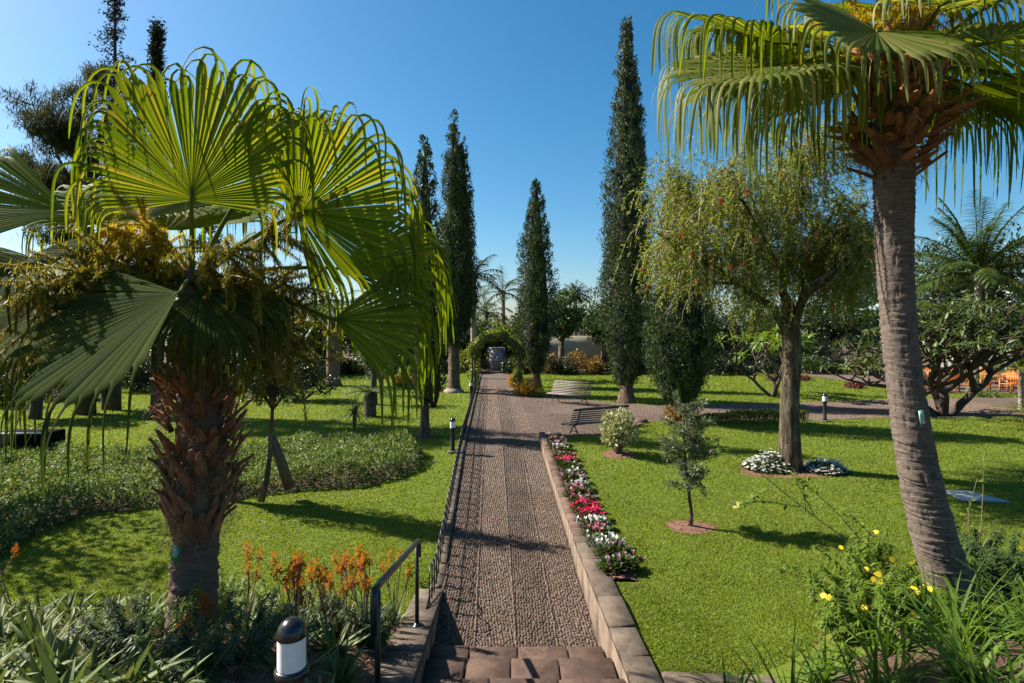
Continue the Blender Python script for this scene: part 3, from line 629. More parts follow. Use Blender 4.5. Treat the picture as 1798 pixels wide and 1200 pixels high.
FR = [
 ((1540, 55, 4.55), (-.40, -.55, -.45), (.05, -.78, .62), .72, 2.1, 'fan_pale', dict(nseg=36, arch=.1, split=.68, ext=1.5, hang=.7)),
 ((1352, 74, 5.3), (-.85, -.25, .12), (0, -.5, .87), .92, 1.8, 'fan', dict(arch=.5, ext=1.7, split=.52)),
 ((1345, 118, 4.95), (-.85, -.30, -.30), (-.2, -.58, .80), .92, 1.9, 'fan_pale', dict(arch=.6, ext=1.5, split=.56)),
 ((1410, 105, 5.9), (-.85, .3, -.20), (0, -.45, .9), 1.15, 1.7, 'fan', dict(arch=.7, ext=1.7)),
 ((1735, 75, 5.0), (.85, -.30, -.05), (0, -.5, .87), 1.15, 1.8, 'fan', dict(arch=.6, ext=1.7)),
 ((1700, 150, 5.7), (.85, .25, -.25), (0, -.45, .9), 1.15, 1.7, 'fan', dict(arch=.7, ext=1.6)),
 ((1690, 60, 5.9), (.7, .6, -.05), (0, -.4, .9), 1.2, 1.7, 'fan', dict(arch=.7, ext=1.7)),
 ((1440, -50, 5.6), (-.6, .1, .75), (.3, -.85, .4), 1.1, 1.6, 'fan', dict()),
 ((1690, -40, 5.2), (.5, -.25, .75), (-.2, -.85, .4), 1.15, 1.7, 'fan_pale', dict(ext=1.7)),
 ((1600, 20, 6.2), (.1, .9, .4), (0, -.5, .85), 1.1, 1.7, 'fan', dict(arch=.5)),
 ((1480, 60, 6.1), (-.5, .8, .2), (0, -.5, .85), 1.15, 1.7, 'fan', dict(arch=.6, ext=1.7)),
 ((1780, -10, 5.6), (.9, .1, .2), (0, -.5, .85), 1.2, 1.7, 'fan', dict(arch=.5, ext=1.7)),
 ((1400, 120, 5.2), (-.75, -.35, -.30), (-.1, -.55, .82), .8, 1.7, 'fan_pale', dict(arch=.7, ext=1.6, split=.5)),
 ((1480, 120, 5.8), (-.6, .2, -.35), (0, -.5, .85), 1.0, 1.7, 'fan', dict(arch=.7, ext=1.6, split=.5)),
 ((1725, 175, 5.2), (.85, .0, -.30), (0, -.5, .85), 1.0, 1.7, 'fan', dict(arch=.6, ext=1.8, split=.45)),
 ((1660, 150, 6.1), (.5, .7, -.15), (0, -.5, .85), 1.1, 1.7, 'fan', dict(arch=.6, ext=1.8, split=.5)),
 ((1330, 60, 5.8), (-.8, .1, .10), (0, -.5, .85), .75, 1.5, 'fan', dict(arch=.7, ext=1.6, split=.5)),
 ((1765, 130, 5.6), (.8, .3, -.15), (0, -.5, .85), 1.0, 1.7, 'fan', dict(arch=.6, ext=1.8, split=.45)),
 ((1390, 95, 6.0), (-.7, .2, -.40), (0, -.5, .85), .9, 1.7, 'fan', dict(arch=.7, ext=1.6, split=.5)),
 ((1650, 10, 4.7), (.35, -.75, -.1), (.1, -.5, .85), .7, 1.9, 'fan_pale', dict(arch=.3, ext=1.5, split=.66, hang=.7)),
]
for i, (hp, a, n, L, spd, mt, ex) in enumerate(FR):
    frond(RP, P(*hp), a, n, L, ap, spread=spd, mat=mt, seed=60 + i, **ex)
panicle(RP, ap, [(-.62, -.15, .75), (-.4, -.4, .8), (-.25, -.1, .95)], 1.05, 'gold', 90, 20, 80)
panicle(RP, ap, [(-.8, .1, .6), (.2, -.2, .9)], 1.0, 'gold', 91, 18, 70)

# --- numbered plant plates hung on the trunks (a band and illegible lines)
def plate(name, label, c, rx, w, h, mat, roll):
    t = thing(name, label, 'plant label', c); c = np.asarray(c, float)
    ry = np.array([math.cos(rx), math.sin(rx), 0]); f = np.array([math.sin(rx), -math.cos(rx), .12]); u = np.cross(ry, -f); u = nrm(u); f = nrm(f)
    cr, sr = math.cos(roll), math.sin(roll); X_ = ry * cr + u * sr; U_ = u * cr - ry * sr
    def slab(m, cx, cz, ww, hh, th, o):
        b = [c + X_ * (cx + i * ww / 2) + U_ * (cz + j * hh / 2) + f * o for i, j in ((-1, -1), (1, -1), (1, 1), (-1, 1))]
        hexa(m, b, [q + f * th for q in b])
    m = MB(); slab(m, 0, 0, w, h, .006, 0); m.build('backing', M[mat], t)
    m = MB()
    for k in range(4): slab(m, -.004 + .006 * (k % 2), h * (.20 - .13 * k), w * (.74 - .12 * (k % 2)), h * .055, .002, .0065)
    m.build('text_lines', M['pale_plate' if mat == 'green_plate' else 'green_plate'], t)
plate('plant_plate', 'small dark green plant plate with pale lines on the stout left palm trunk', P(309, 972, 4.93), -.35, .088, .135, 'green_plate', -.12)
plate('plant_plate', 'small pale green plant plate on the tall right palm trunk', P(1618, 733, 5.13), .45, .065, .12, 'pale_plate', .06)

# ------------------------------------------------------------------ cypresses
def cypress(px, py, d, top, wpx, label, cb=None, leaders=(), seed=0, trunk_r=.16, dens=1.0, tmax=.22, z0=0.0, flare=False, pw=1.75):
    """wpx: widest crown in px at distance d; cb: crown-bottom px row"""
    r = RG(seed); b = np.array([(px - 899) * d / 1000, d, z0]); Hh = H - (top - HOR) * d / 1000 - z0; Rm = wpx * d / 2000
    zb = (H - (cb - HOR) * d / 1000 - z0) if cb else .5
    t = thing('cypress_tree', label, 'cypress', b, 'columnar cypresses')
    m = MB(); pr = [(trunk_r * 1.9, -.1), (trunk_r * 1.35, .12), (trunk_r, .5), (trunk_r * .9, zb + .6), (trunk_r * .4, Hh * .6), (.02, Hh * .9)]
    lathe(m, pr, b, 10); m.build('trunk', M['bark_warm'], t, True)
    if flare:
        m = MB(); lathe(m, [(.55, -.05), (.50, .12), (.36, .25), (.2, .34), (.02, .36)], b, 14); m.build('root_mound', M['bark_pale'], t, True)
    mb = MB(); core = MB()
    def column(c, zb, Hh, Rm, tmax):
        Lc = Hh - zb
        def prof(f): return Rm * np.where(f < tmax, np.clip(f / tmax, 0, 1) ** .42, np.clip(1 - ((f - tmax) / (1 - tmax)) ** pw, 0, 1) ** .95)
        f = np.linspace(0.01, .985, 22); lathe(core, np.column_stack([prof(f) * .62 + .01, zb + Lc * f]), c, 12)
        area = 2 * math.pi * Rm * .7 * Lc; nt = int(area * 13 * dens)
        f = r.random(nt * 2) ** 1.0; keep = r.random(nt * 2) < (prof(f) / Rm * .85 + .15); f = f[keep][:nt]; nt = len(f)
        ph = r.uniform(0, 2 * math.pi, nt); z = zb + Lc * f
        lump = 1 + .13 * np.sin(ph * 3 + z * 1.1 + seed) + .09 * np.sin(ph * 5 - z * 1.9) + .15 * r.normal(size=nt)
        rad = prof(f) * lump; o = np.column_stack([np.cos(ph), np.sin(ph), np.zeros(nt)])
        base = c + o * (rad * .80)[:, None] + np.column_stack([np.zeros(nt), np.zeros(nt), z])
        hl = r.uniform(.35, .95, nt) * (.45 + .55 * rad / Rm); wl = r.uniform(.10, .20, nt) * (.5 + .5 * rad / Rm)
        per = int(46 * (1 if d < 20 else .85)); T = np.repeat(np.arange(nt), per); q = r.random(len(T)) ** .8
        rr_ = wl[T] * np.sin(np.pi * np.clip(q * .85 + .15, 0, 1)) ** .8 * np.sqrt(r.random(len(T))) * 1.2
        a2 = r.uniform(0, 2 * math.pi, len(T)); off = np.column_stack([np.cos(a2) * rr_, np.sin(a2) * rr_, np.zeros(len(T))])
        Pp = base[T] + off + UP * (q * hl[T])[:, None] + o[T] * (.05 + .12 * q * hl[T])[:, None]
        Dd = nrm(UP * 1.0 + o[T] * .35 + off * 4 + r.normal(0, .35, (len(T), 3)))
        Nn = nrm(o[T] + off * 5 + r.normal(0, .5, (len(T), 3))); sc = .0036 * d ** .5
        leaves(mb, Pp, Dd, Nn, r.uniform(.08, .15, len(T)) * (.42 + .10 * d ** .5), r.uniform(.035, .065, len(T)) * (.42 + .10 * d ** .5), .2)
    column(b, zb, Hh, Rm, tmax)
    for (dx, top2, w2, z2) in leaders:
        c2 = b + np.array([dx * d / 1000, .1, 0]); column(c2, z2, H - (top2 - HOR) * d / 1000 - z0, w2 * d / 2000, .25)
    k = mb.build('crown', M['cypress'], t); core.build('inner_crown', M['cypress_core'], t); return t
cypress(1100, 707, 24.8, 32, 90, 'tallest cypress, with a second lower tip, behind the far end of the dark bench', cb=690, leaders=((16, 118, 42, 3.0), (-12, 330, 50, 1.0), (14, 330, 60, 1.0)), seed=1, trunk_r=.30, tmax=.15)
cypress(1195, 739, 17.5, 330, 122, 'broad dark cypress rising behind the sapling, left of the bottlebrush trunk', cb=718, seed=2, trunk_r=.16, z0=.33, leaders=((-22, 470, 60, .6), (24, 500, 60, .7)))
cypress(941, 680, 31.5, 322, 70, 'slim spire cypress right of the flower arch', cb=662, seed=3, trunk_r=.25, tmax=.22, pw=1.8)
cypress(797, 690, 28.6, 202, 58, 'tall cypress with a bare pale trunk and swollen root mound, left of the arch', cb=622, seed=4, trunk_r=.30, leaders=((16, 250, 30, 5), (-14, 420, 46, 2.5), (20, 350, 40, 3)), flare=True)
cypress(370, 855, 11.6, 398, 62, 'slender young cypress mostly hidden behind the stout palm trunk', cb=800, seed=6, trunk_r=.07, tmax=.2, z0=-.27)
cypress(746, 770, 16.6, 252, 60, 'narrow cypress on a short thin trunk standing alone on the left lawn', cb=722, seed=5, trunk_r=.13, tmax=.25, leaders=((14, 560, 40, .9),), z0=-.03)
# ------------------------------------------------------------------ general trees and shrubs
def lm(name, cols, **k):
    if name not in M: M[name] = leaf_mat(name, cols, **k)
    return M[name]
ORD = 'first second third fourth fifth sixth seventh eighth ninth tenth eleventh twelfth thirteenth fourteenth fifteenth sixteenth seventeenth eighteenth nineteenth twentieth'.split()
ORD += ['twenty-' + o for o in ORD[:9]] + ['thirtieth'] + ['thirty-' + o for o in ORD[:9]] + ['fortieth'] + ['forty-' + o for o in ORD[:9]]
lm('leaf_mid', [(.03, .055, .012), (.05, .085, .018), (.08, .12, .025)], trans=.3, nz=.2)
lm('leaf_dark', [(.014, .026, .009), (.025, .042, .014), (.042, .062, .02)], trans=.2, nz=.25)
lm('leaf_yellow', [(.08, .11, .015), (.14, .16, .02), (.19, .19, .03)], trans=.4)
lm('leaf_bright', [(.085, .145, .012), (.125, .20, .018), (.19, .25, .035)], trans=.45)
lm('leaf_grey', [(.065, .088, .045), (.10, .13, .07), (.15, .18, .10)], trans=.28, rough=.4)
lm('leaf_cover', [(.05, .09, .018), (.085, .14, .03), (.135, .185, .045), (.25, .26, .11)], trans=.35, rough=.55, spec=.25)
lm('leaf_rust', [(.14, .06, .015), (.22, .11, .025), (.16, .13, .03), (.25, .16, .04)], trans=.35)
lm('leaf_orange', [(.30, .14, .012), (.40, .22, .02), (.24, .19, .025)], trans=.4)
lm('leaf_red', [(.10, .015, .02), (.16, .03, .03), (.07, .03, .02)], trans=.25)
lm('leaf_aloe', [(.075, .11, .03), (.115, .15, .045), (.18, .20, .075)], trans=.2, rough=.55, tint=(1.2, 1.2, .6), spec=.2)
lm('leaf_strap', [(.05, .10, .012), (.085, .15, .018), (.13, .20, .025)], trans=.45, rough=.55, spec=.2)
lm('leaf_bottle', [(.08, .12, .014), (.12, .17, .022), (.18, .22, .03), (.28, .29, .05), (.20, .17, .06)], trans=.55, rough=.5)
lm('leaf_variegated', [(.14, .17, .06), (.30, .31, .16), (.46, .45, .28)], trans=.3)
lm('needle', [(.035, .042, .020), (.07, .075, .036), (.12, .115, .06)], trans=.2, rough=.8, spec=.08)
lm('needle_thin', [(.02, .022, .014), (.045, .045, .025)], trans=.15, rough=.8, spec=.05)
lm('petal_white', [(.72, .70, .68), (.82, .80, .78)], trans=.3, tint=(1, 1, 1))
lm('petal_pink', [(.62, .10, .24), (.72, .24, .40), (.55, .05, .20)], trans=.35, tint=(1, .8, .9))
lm('petal_red', [(.62, .012, .09), (.75, .02, .13), (.55, .01, .10)], trans=.35, tint=(1, .6, .7))
lm('petal_plum', [(.28, .05, .16), (.42, .14, .28), (.55, .35, .45)], trans=.3, tint=(1, .8, .9))
lm('petal_yellow', [(.75, .50, .02), (.82, .62, .04)], trans=.3, tint=(1, 1, .6))
lm('petal_lemon', [(.80, .74, .16), (.85, .80, .28)], trans=.4, tint=(1, 1, .6))
lm('petal_orange', [(.36, .09, .005), (.44, .15, .008), (.20, .05, .005)], trans=.3, spec=.05, rough=.9, tint=(1, .8, .3))
lm('petal_scarlet', [(.50, .025, .015), (.62, .05, .025)], trans=.25, tint=(1, .7, .7))
lm('twig', [(.11, .08, .055), (.20, .15, .11)], trans=.05)

def lumps(r, n, size, squash=1.0):
    c = rdir(r, n) * (r.random(n) ** (1 / 3))[:, None]; c[:, 2] = np.abs(c[:, 2]) * squash
    return c * np.asarray(size)
def cloud(mb, r, centers, radii, n, L, W, up=.3, out=.8, fold=.15, shell=.55):
    """leaves filling overlapping clumps, denser towards each clump's skin"""
    centers = np.asarray(centers, float); radii = np.asarray(radii, float)
    w = radii ** 2; k = r.choice(len(centers), n, p=w / w.sum()); o = rdir(r, n); rr = (shell + (1 - shell) * r.random(n) ** .7)
    p = centers[k] + o * (radii[k] * rr * r.normal(1, .10, n))[:, None] * np.array([1, 1, .85])
    d = nrm(o * out + UP * up + r.normal(0, .55, (n, 3))); N = nrm(o + UP * .8 + r.normal(0, .5, (n, 3)))
    leaves(mb, p, d, N, L * r.uniform(.7, 1.3, n), W * r.uniform(.75, 1.25, n), fold)
def shrub(name, label, cat, base, size, mat, n=2500, L=.10, W=.05, nl=14, seed=0, group=None, up=.3, stems=True, lr=.42, zmin=.12, extra=None):
    r = RG(seed); b = np.asarray(base, float); size = np.asarray(size, float)
    t = thing(name, label, cat, b, group); c = b + lumps(r, nl, size * np.array([.62, .62, .62])) + UP * size[2] * zmin
    rad = r.uniform(.65, 1.1, nl) * lr * size.mean() * .75
    mb = MB(); cloud(mb, r, c, rad, n, L, W, up); V = mb.V[-1]; V[:, 2] = np.maximum(V[:, 2], b[2] + .005)
    mb.build('foliage', M[mat], t)
    if stems:
        ms = MB()
        for q in c[: min(8, nl)]:
            m = (b + q) / 2 + r.normal(0, .05, 3) * size; tube(ms, [b + r.normal(0, .04, 3) * [1, 1, 0], m, q], [.03 * size.mean() ** .5, .02 * size.mean() ** .5, .008], 5)
        ms.build('stems', M['bark'], t)
    if extra:
        em, en, eL, eW, nm = extra; mb = MB(); cloud(mb, r, c, rad * 1.08, en, eL, eW, .8, shell=.9); V = mb.V[-1]; V[:, 2] = np.maximum(V[:, 2], b[2] + .01); mb.build(nm, M[em], t)
    return t
def limb(mb, r, p, d, L, r0, r1, K=6, wander=.12, rise=0.0, n=6):
    pts = [np.array(p, float)]; d = nrm(np.asarray(d, float))
    for k in range(K):
        d = nrm(d + r.normal(0, wander, 3) + UP * rise); pts.append(pts[-1] + d * L / K)
    tube(mb, pts, np.linspace(r0, r1, K + 1), n); return np.array(pts), d
def tree(name, label, base, height, crown_r, bark, leaf, seed, n=6000, L=.12, W=.06, trunk_h=.4, rad=.15, group=None, nl=26, up=.2, squash=.8, cat='tree'):
    r = RG(seed); b = np.asarray(base, float); t = thing(name, label, cat, b, group); mt = MB()
    pts, d = limb(mt, r, b - UP * .1, UP + r.normal(0, .06, 3), height * trunk_h + .1, rad * 1.25, rad * .8, 6, .05, .05, 8); top = pts[-1]
    cc = []; rr = []
    for i in range(9):
        ph = i * 2.4 + r.normal(0, .3); dr = np.array([math.cos(ph), math.sin(ph), r.uniform(.4, 1.6)]); dr[:2] *= 1.0
        e, _ = limb(mt, r, pts[-1 - (i % 2)], dr, r.uniform(.65, 1.0) * (height * (1 - trunk_h) * .75), rad * .5, rad * .12, 6, .15, .05)
        cc += [e[-1], e[4], e[3] * .5 + e[2] * .5]
    ctr = b + UP * height * (trunk_h + (1 - trunk_h) * .5)
    for i in range(nl): o = rdir(r, 1)[0]; cc.append(ctr + o * np.array([crown_r, crown_r, height * (1 - trunk_h) * .5]) * r.uniform(.35, .9) )
    cc = np.array(cc); f = (cc - ctr) / np.array([crown_r, crown_r, height * (1 - trunk_h) * .55]); q = np.linalg.norm(f, axis=1); cc = np.where((q > 1)[:, None], ctr + (cc - ctr) / np.maximum(q, 1)[:, None], cc)
    rr = r.uniform(.20, .38, len(cc)) * crown_r; mb = MB(); cloud(mb, r, cc, rr, n, L, W, up); mt.build('trunk', M[bark], t, True); mb.build('crown', M[leaf], t); return t
def feather_palm(name, label, base, height, nf, Lf, seed, leaf='leaf_mid', bark='bark_pale', rad=.16, lean=0.0, elev=(.1, 1.3), leaflet=.45, w=.035, droop=1.3, npair=26, group=None, dead=0, cat='palm tree'):
    r = RG(seed); b = np.asarray(base, float); t = thing(name, label, cat, b, group); mt = MB()
    S = np.linspace(0, 1, 14)[:, None]; ax = b - UP * .1 + S * np.array([lean, 0, height + .1]); tube(mt, ax, np.interp(S[:, 0], [0, .1, 1], [rad * 1.5, rad, rad * .85]) * (1 + .04 * np.sin(np.arange(14) * 2.1)), 10); mt.build('trunk', M[bark], t, True)
    top = ax[-1]; mb = MB(); mr = MB()
    for i in range(nf):
        ph = i * 2.39996 + r.normal(0, .15); el = elev[0] + (elev[1] - elev[0]) * ((i + .5) / nf) + r.normal(0, .06)
        d = np.array([math.cos(ph) * math.cos(el), math.sin(ph) * math.cos(el), math.sin(el)]); K = 10; p = top.copy(); pts = [p]; ds = [d]
        L = Lf * r.uniform(.85, 1.1)
        for k in range(K): d = nrm(d + np.array([0, 0, -droop / K * (.4 + 1.2 * k / K)])); p = p + d * L / K; pts.append(p); ds.append(d)
        pts = np.array(pts); ds = np.array(ds); tube(mr, pts, np.linspace(.035, .006, K + 1) * (Lf / 2.5) ** .5, 4, False)
        f = np.linspace(.16, .99, npair) * K; i0 = np.minimum(f.astype(int), K - 1); fr = (f - i0)[:, None]; pp = pts[i0] * (1 - fr) + pts[i0 + 1] * fr; dd_ = ds[i0]
        sd_ = nrm(np.cross(dd_, UP) + 1e-4); ll = leaflet * np.sin(np.pi * (.12 + .8 * f / K)) ** .7
        for s in (1, -1):
            D = nrm(sd_ * s * .8 + dd_ * .65 + UP * .25 + r.normal(0, .1, (npair, 3))); ribbons(mb, pp, D, ll * r.uniform(.85, 1.1, npair), w, 1.3, 4, .7, fold=.2)
    mr.build('frond_stalks', M['stalk'], t); mb.build('fronds', M[leaf], t); return t

# --- bottlebrush
def bottlebrush():
    r = RG(31); b = np.array([(1387 - 899) * .0127, 12.7, 0.0]); b[2] = g1(b[0], b[1])
    t = thing('bottlebrush_tree', 'weeping bottlebrush tree with red brush flowers and a mossy trunk', 'tree', b); mt = MB()
    Q = lambda px, py, dd=0: P(px, py, 12.7 + dd)
    tube(mt, [b - UP * .15, Q(1387, 790), Q(1386, 740), Q(1387, 690), Q(1391, 640), Q(1390, 600), Q(1388, 570)], [.30, .235, .205, .195, .19, .20, .19], 12)
    L0 = []
    def br(pts, r0, r1):
        k = np.array(pts); s = np.linspace(0, 1, len(k)); S = np.linspace(0, 1, 12); k = np.stack([np.interp(S, s, k[:, i]) for i in range(3)], 1); k[1:-1] += r.normal(0, .03, (10, 3)); tube(mt, k, np.linspace(r0, r1, 12), 8); L0.append(k)
    br([Q(1380, 585), Q(1362, 545, -.1), Q(1320, 515, -.3), Q(1280, 480, -.5), Q(1220, 455, -.7)], .10, .03)
    br([Q(1383, 585), Q(1378, 540), Q(1376, 480, .2), Q(1384, 400, .2), Q(1380, 330, .1)], .12, .03)
    br([Q(1392, 590), Q(1402, 545), Q(1420, 480, .2), Q(1440, 420, .3), Q(1470, 350, .5)], .12, .03)
    br([Q(1388, 590), Q(1390, 540, .3), Q(1370, 480, .9), Q(1330, 420, 1.3), Q(1290, 360, 1.6)], .10, .03)
    br([Q(1390, 590), Q(1405, 540, -.3), Q(1430, 500, -.9), Q(1470, 470, -1.2), Q(1500, 450, -1.4)], .09, .03)
    br([Q(1384, 500, .1), Q(1350, 440, -.4), Q(1310, 370, -.9), Q(1270, 310, -1.0)], .06, .02)
    br([Q(1390, 450), Q(1400, 380, -.4), Q(1410, 320, -.8), Q(1400, 270, -.8)], .06, .02)
    br([Q(1320, 515, -.3), Q(1260, 480, -.5), Q(1190, 430, -.6), Q(1140, 400, -.5)], .05, .015)
    br([Q(1290, 420, .5), Q(1220, 360, .3), Q(1170, 310, .2)], .05, .015)
    br([Q(1410, 520), Q(1460, 490, .2), Q(1510, 480, .3)], .05, .015)
    br([Q(1430, 460, .2), Q(1480, 430, -.2), Q(1525, 420, -.3)], .05, .015)
    br([Q(1420, 480, .2), Q(1450, 440, -.5), Q(1480, 400, -.8)], .05, .015)
    br([Q(1300, 495, -.3), Q(1250, 500, -.4), Q(1190, 500, -.5)], .05, .015)
    br([Q(1440, 420, .3), Q(1490, 380, 1.0), Q(1520, 360, 1.4)], .05, .015)
    mt.build('trunk', M['bark_moss'], t, True)
    # secondary twigs then weeping strands
    tw = MB(); src = []
    for k in L0:
        for _ in range(16):
            i = r.integers(4, 12); d = nrm(rdir(r, 1)[0] + UP * .35); e, _d = limb(tw, r, k[i], d, r.uniform(.4, 1.15), .016, .005, 5, .22, .0, 4); src += [e[2], e[3], e[4], e[5]]
    src = np.array(src); n = 5200; s0 = src[r.integers(0, len(src), n)] + r.normal(0, .16, (n, 3))
    # keep inside the crown outline of the picture : a lopsided dome
    c = Q(1308, 395); e = np.array([3.0, 2.4, 2.85]); q = (s0 - c) / e; s0 = s0[((q ** 2).sum(1) < 1.0) & ~((np.abs(s0[:, 0] - b[0]) < .55) & (s0[:, 2] < 4.7) & (s0[:, 1] < 13.2)) & ~((s0[:, 0] < b[0] - 1.2) & (s0[:, 2] < 4.6)) & (wob(s0[:, 0] * 1.3 + s0[:, 1] * .6, s0[:, 2] * 1.2) > -.30)]; n = len(s0)
    D = nrm(np.column_stack([r.normal(0, .8, n), r.normal(0, .8, n), r.uniform(-.3, .7, n)])); Ls = r.uniform(.45, 1.25, n) * (1 + .22 * (s0[:, 0] < c[0] - .6)); K = 7; p = s0.copy(); PT = [p]; DT = [D]
    for k in range(K): D = nrm(D + np.array([0, 0, -.42]) + r.normal(0, .06, (n, 3))); p = p + D * (Ls / K)[:, None]; PT.append(p); DT.append(D)
    PT = np.stack(PT, 1); DT = np.stack(DT, 1)
    sd = nrm(np.cross(DT[:, 0], UP) + .01)
    V = np.stack([PT - sd[:, None] * .003, PT + sd[:, None] * .003], 2).reshape(-1, 3); bs = np.arange(n)[:, None] * (K + 1) * 2 + np.arange(K)[None] * 2
    tw.add(V, np.stack([bs, bs + 1, bs + 3, bs + 2], -1).reshape(-1, 4)); tw.build('twigs', M['twig'], t)
    m = 36; T = np.repeat(np.arange(n), m); f = r.uniform(.8, K, len(T)); i0 = np.minimum(f.astype(int), K - 1); fr = (f - i0)[:, None]; pp = PT[T, i0] * (1 - fr) + PT[T, i0 + 1] * fr; dd_ = DT[T, i0]
    o = rdir(r, len(T)); D = nrm(dd_ * .6 + o * .75 + UP * -.05); mb = MB(); leaves(mb, pp, D, rdir(r, len(T)), r.uniform(.06, .12, len(T)), r.uniform(.016, .026, len(T)), .1, .45); mb.build('crown', M['leaf_bottle'], t)
    # brushes
    sc_ = PT[:, 5, 1] + r.normal(0, .35, n); cand = np.argsort(sc_)[:900]; sel = r.choice(cand, 90, replace=False)
    for i in sel:
        mb = MB(); a = PT[i, 5] - np.array([0, .15, 0]); d = DT[i, 5]; k = 110; f = r.random(k)[:, None]; o = rdir(r, k); o = nrm(o - d * (o * d).sum(1, keepdims=True) + d * .25)
        ribbons(mb, a + d * f * .12, o, .040, .008, 0, 1, .3); mb.build('blossom', M['petal_scarlet'], t)
bottlebrush()

# --- frangipani : forked candelabra with rosettes of long leaves
def frangipani(base, spread, height, label, seed, ngen=6, lean=(0, 0), leaf='leaf_mid', rad=.17, name='frangipani_tree', Lw=(.26, .075), nleaf=11, flat=.9, up0=.85, L0=None, np_=3):
    r = RG(seed); b = np.asarray(base, float); t = thing(name, label, 'tree', b); mt = MB(); tips = []
    def rec(p, d, L, rad, g):
        e, d2 = limb(mt, r, p, d, L, rad, rad * .72, 5, .10, .06, 6)
        if g == 0 or rad < .012: tips.append((e[-1], d2)); return
        k = 2 if r.random() < .55 else 3; ph0 = r.uniform(0, 6.28)
        for i in range(k):
            ph = ph0 + i * 2 * math.pi / k; o = np.array([math.cos(ph), math.sin(ph), 0]); o = o * np.array([spread, spread, 1]); dn = nrm(d2 * .75 + o * .75 + UP * .12)
            rec(e[-1], dn, L * r.uniform(.68, .88), rad * .70, g - 1)
    for i in range(np_):
        ph = i * 6.28 / np_ + seed + .5; rec(b - UP * .1, nrm(np.array([math.cos(ph) * flat + lean[0], math.sin(ph) * .7 + lean[1], up0])), L0 or height * .30, rad, ngen)
    mt.build('trunk', M['bark_dark'], t, True); mb = MB(); T = np.array([q[0] for q in tips]); Dt = np.array([q[1] for q in tips]); n = len(T); I = np.repeat(np.arange(n), nleaf)
    o = rdir(r, len(I)); o = nrm(o - Dt[I] * (o * Dt[I]).sum(1, keepdims=True) * .6 + Dt[I] * .35); N = nrm(Dt[I] + UP * .5 + r.normal(0, .2, (len(I), 3)))
    sdv = nrm(np.cross(o, N)); ribbons(mb, T[I] + r.normal(0, .03, (len(I), 3)), o, Lw[0] * r.uniform(.7, 1.2, len(I)), Lw[1], .9, 4, .75, side=sdv, w0=.25, fold=.12); mb.build('crown', M[leaf], t); return t
lm('leaf_frangipani', [(.035, .06, .012), (.06, .095, .018), (.11, .14, .028)], trans=.4, nz=.2)
frangipani((15.3, 20.2, .0), 1.5, 3.7, 'dark forked frangipani tree behind the tall right palm trunk', 7, 6, (-.15, -.1), 'leaf_frangipani', nleaf=7, Lw=(.27, .085), flat=1.25, up0=.95, L0=1.42, np_=4)
None and frangipani((16.6, 29.5, 0), 1.2, 3.4, 'bushy leafy frangipani at the back, just left of the tall palm trunk', 12, 5, (-.2, 0), 'leaf_mid', nleaf=9, Lw=(.36, .11))
frangipani((12.35, 27, 0), .7, 4.0, 'small bright-leaved frangipani behind the bottlebrush trunk', 15, 3, (0, 0), 'leaf_bright', rad=.09, Lw=(.5, .13), nleaf=20)

# --- palms and trees behind the terrace on the right
feather_palm('feather_palm', 'bushy feather palm with a dark crown above the orange chairs', (22.4, 27.6, 0), 5.9, 36, 3.9, 41, 'leaf_mid', 'bark_pale', .17, .2, (-.2, 1.45), .85, .085, .95, 40)
tree('dragon_tree', 'dark umbrella-shaped tree behind the feather palm', (27.5, 35, 0), 9.0, 4.6, 'bark_dark', 'leaf_dark', 42, 9000, .30, .10, .5, .45, squash=.5)
feather_palm('yellow_palm', 'yellow-green clumping palm at the right edge beside the terrace', (20.2, 22.6, 0), 1.6, 22, 2.3, 43, 'leaf_yellow', 'bark_pale', .09, 0, (-.1, 1.4), .5, .04, 1.3, 24)
feather_palm('cycad', 'low yellow-green cycad at the right edge of the lawn', (14.9, 15.9, .2), .25, 20, 1.35, 44, 'leaf_yellow', 'bark_dark', .14, 0, (.05, 1.1), .22, .022, 1.0, 30, cat='cycad')
feather_palm('fan_palm', 'pale dry-skirted palm under the house roof at the right edge', (29.5, 33, 0), 4.5, 34, 1.6, 45, 'leaf_yellow', 'bark_pale', .2, 0, (-1.1, 1.0), .6, .06, 1.2, 20)
# --- far palms over the hedge
feather_palm('feather_palm', 'far feather palm left of the slim spire cypress', (-.8, 52, 0), 6.6, 16, 3.0, 46, 'leaf_mid', 'bark_pale', .2, 0, (-.3, 1.3), .8, .09, 1.4, 20)
feather_palm('feather_palm', 'far feather palm just above the flower arch', (-2.2, 49, 0), 4.6, 16, 2.8, 47, 'leaf_mid', 'bark_pale', .2, 0, (-.2, 1.3), .8, .09, 1.4, 20)
feather_palm('feather_palm', 'feather palm peeping out right of the pale-trunked cypress', (-2.5, 37, 0), 6.6, 16, 2.2, 48, 'leaf_dark', 'bark_pale', .2, 0, (-.2, 1.3), .7, .08, 1.2, 20)
feather_palm('fan_palm', 'far round-headed palm on a thin trunk in the gap between two cypresses', (6.1, 55, 0), 6.6, 24, 1.3, 49, 'leaf_dark', 'bark_pale', .22, 0, (-.7, 1.4), .7, .10, .8, 14)
feather_palm('feather_palm', 'shorter far palm right of the slim spire cypress', (4.6, 53, 0), 5.0, 18, 1.9, 58, 'leaf_mid', 'bark_pale', .2, 0, (-.3, 1.3), .7, .09, 1.2, 18)
tree('conifer', 'far blue-green conifer top beside the round-headed palm', (7.9, 54, 0), 7.4, 2.4, 'bark_dark', 'leaf_dark', 50, 3000, .22, .09, .25, .2)
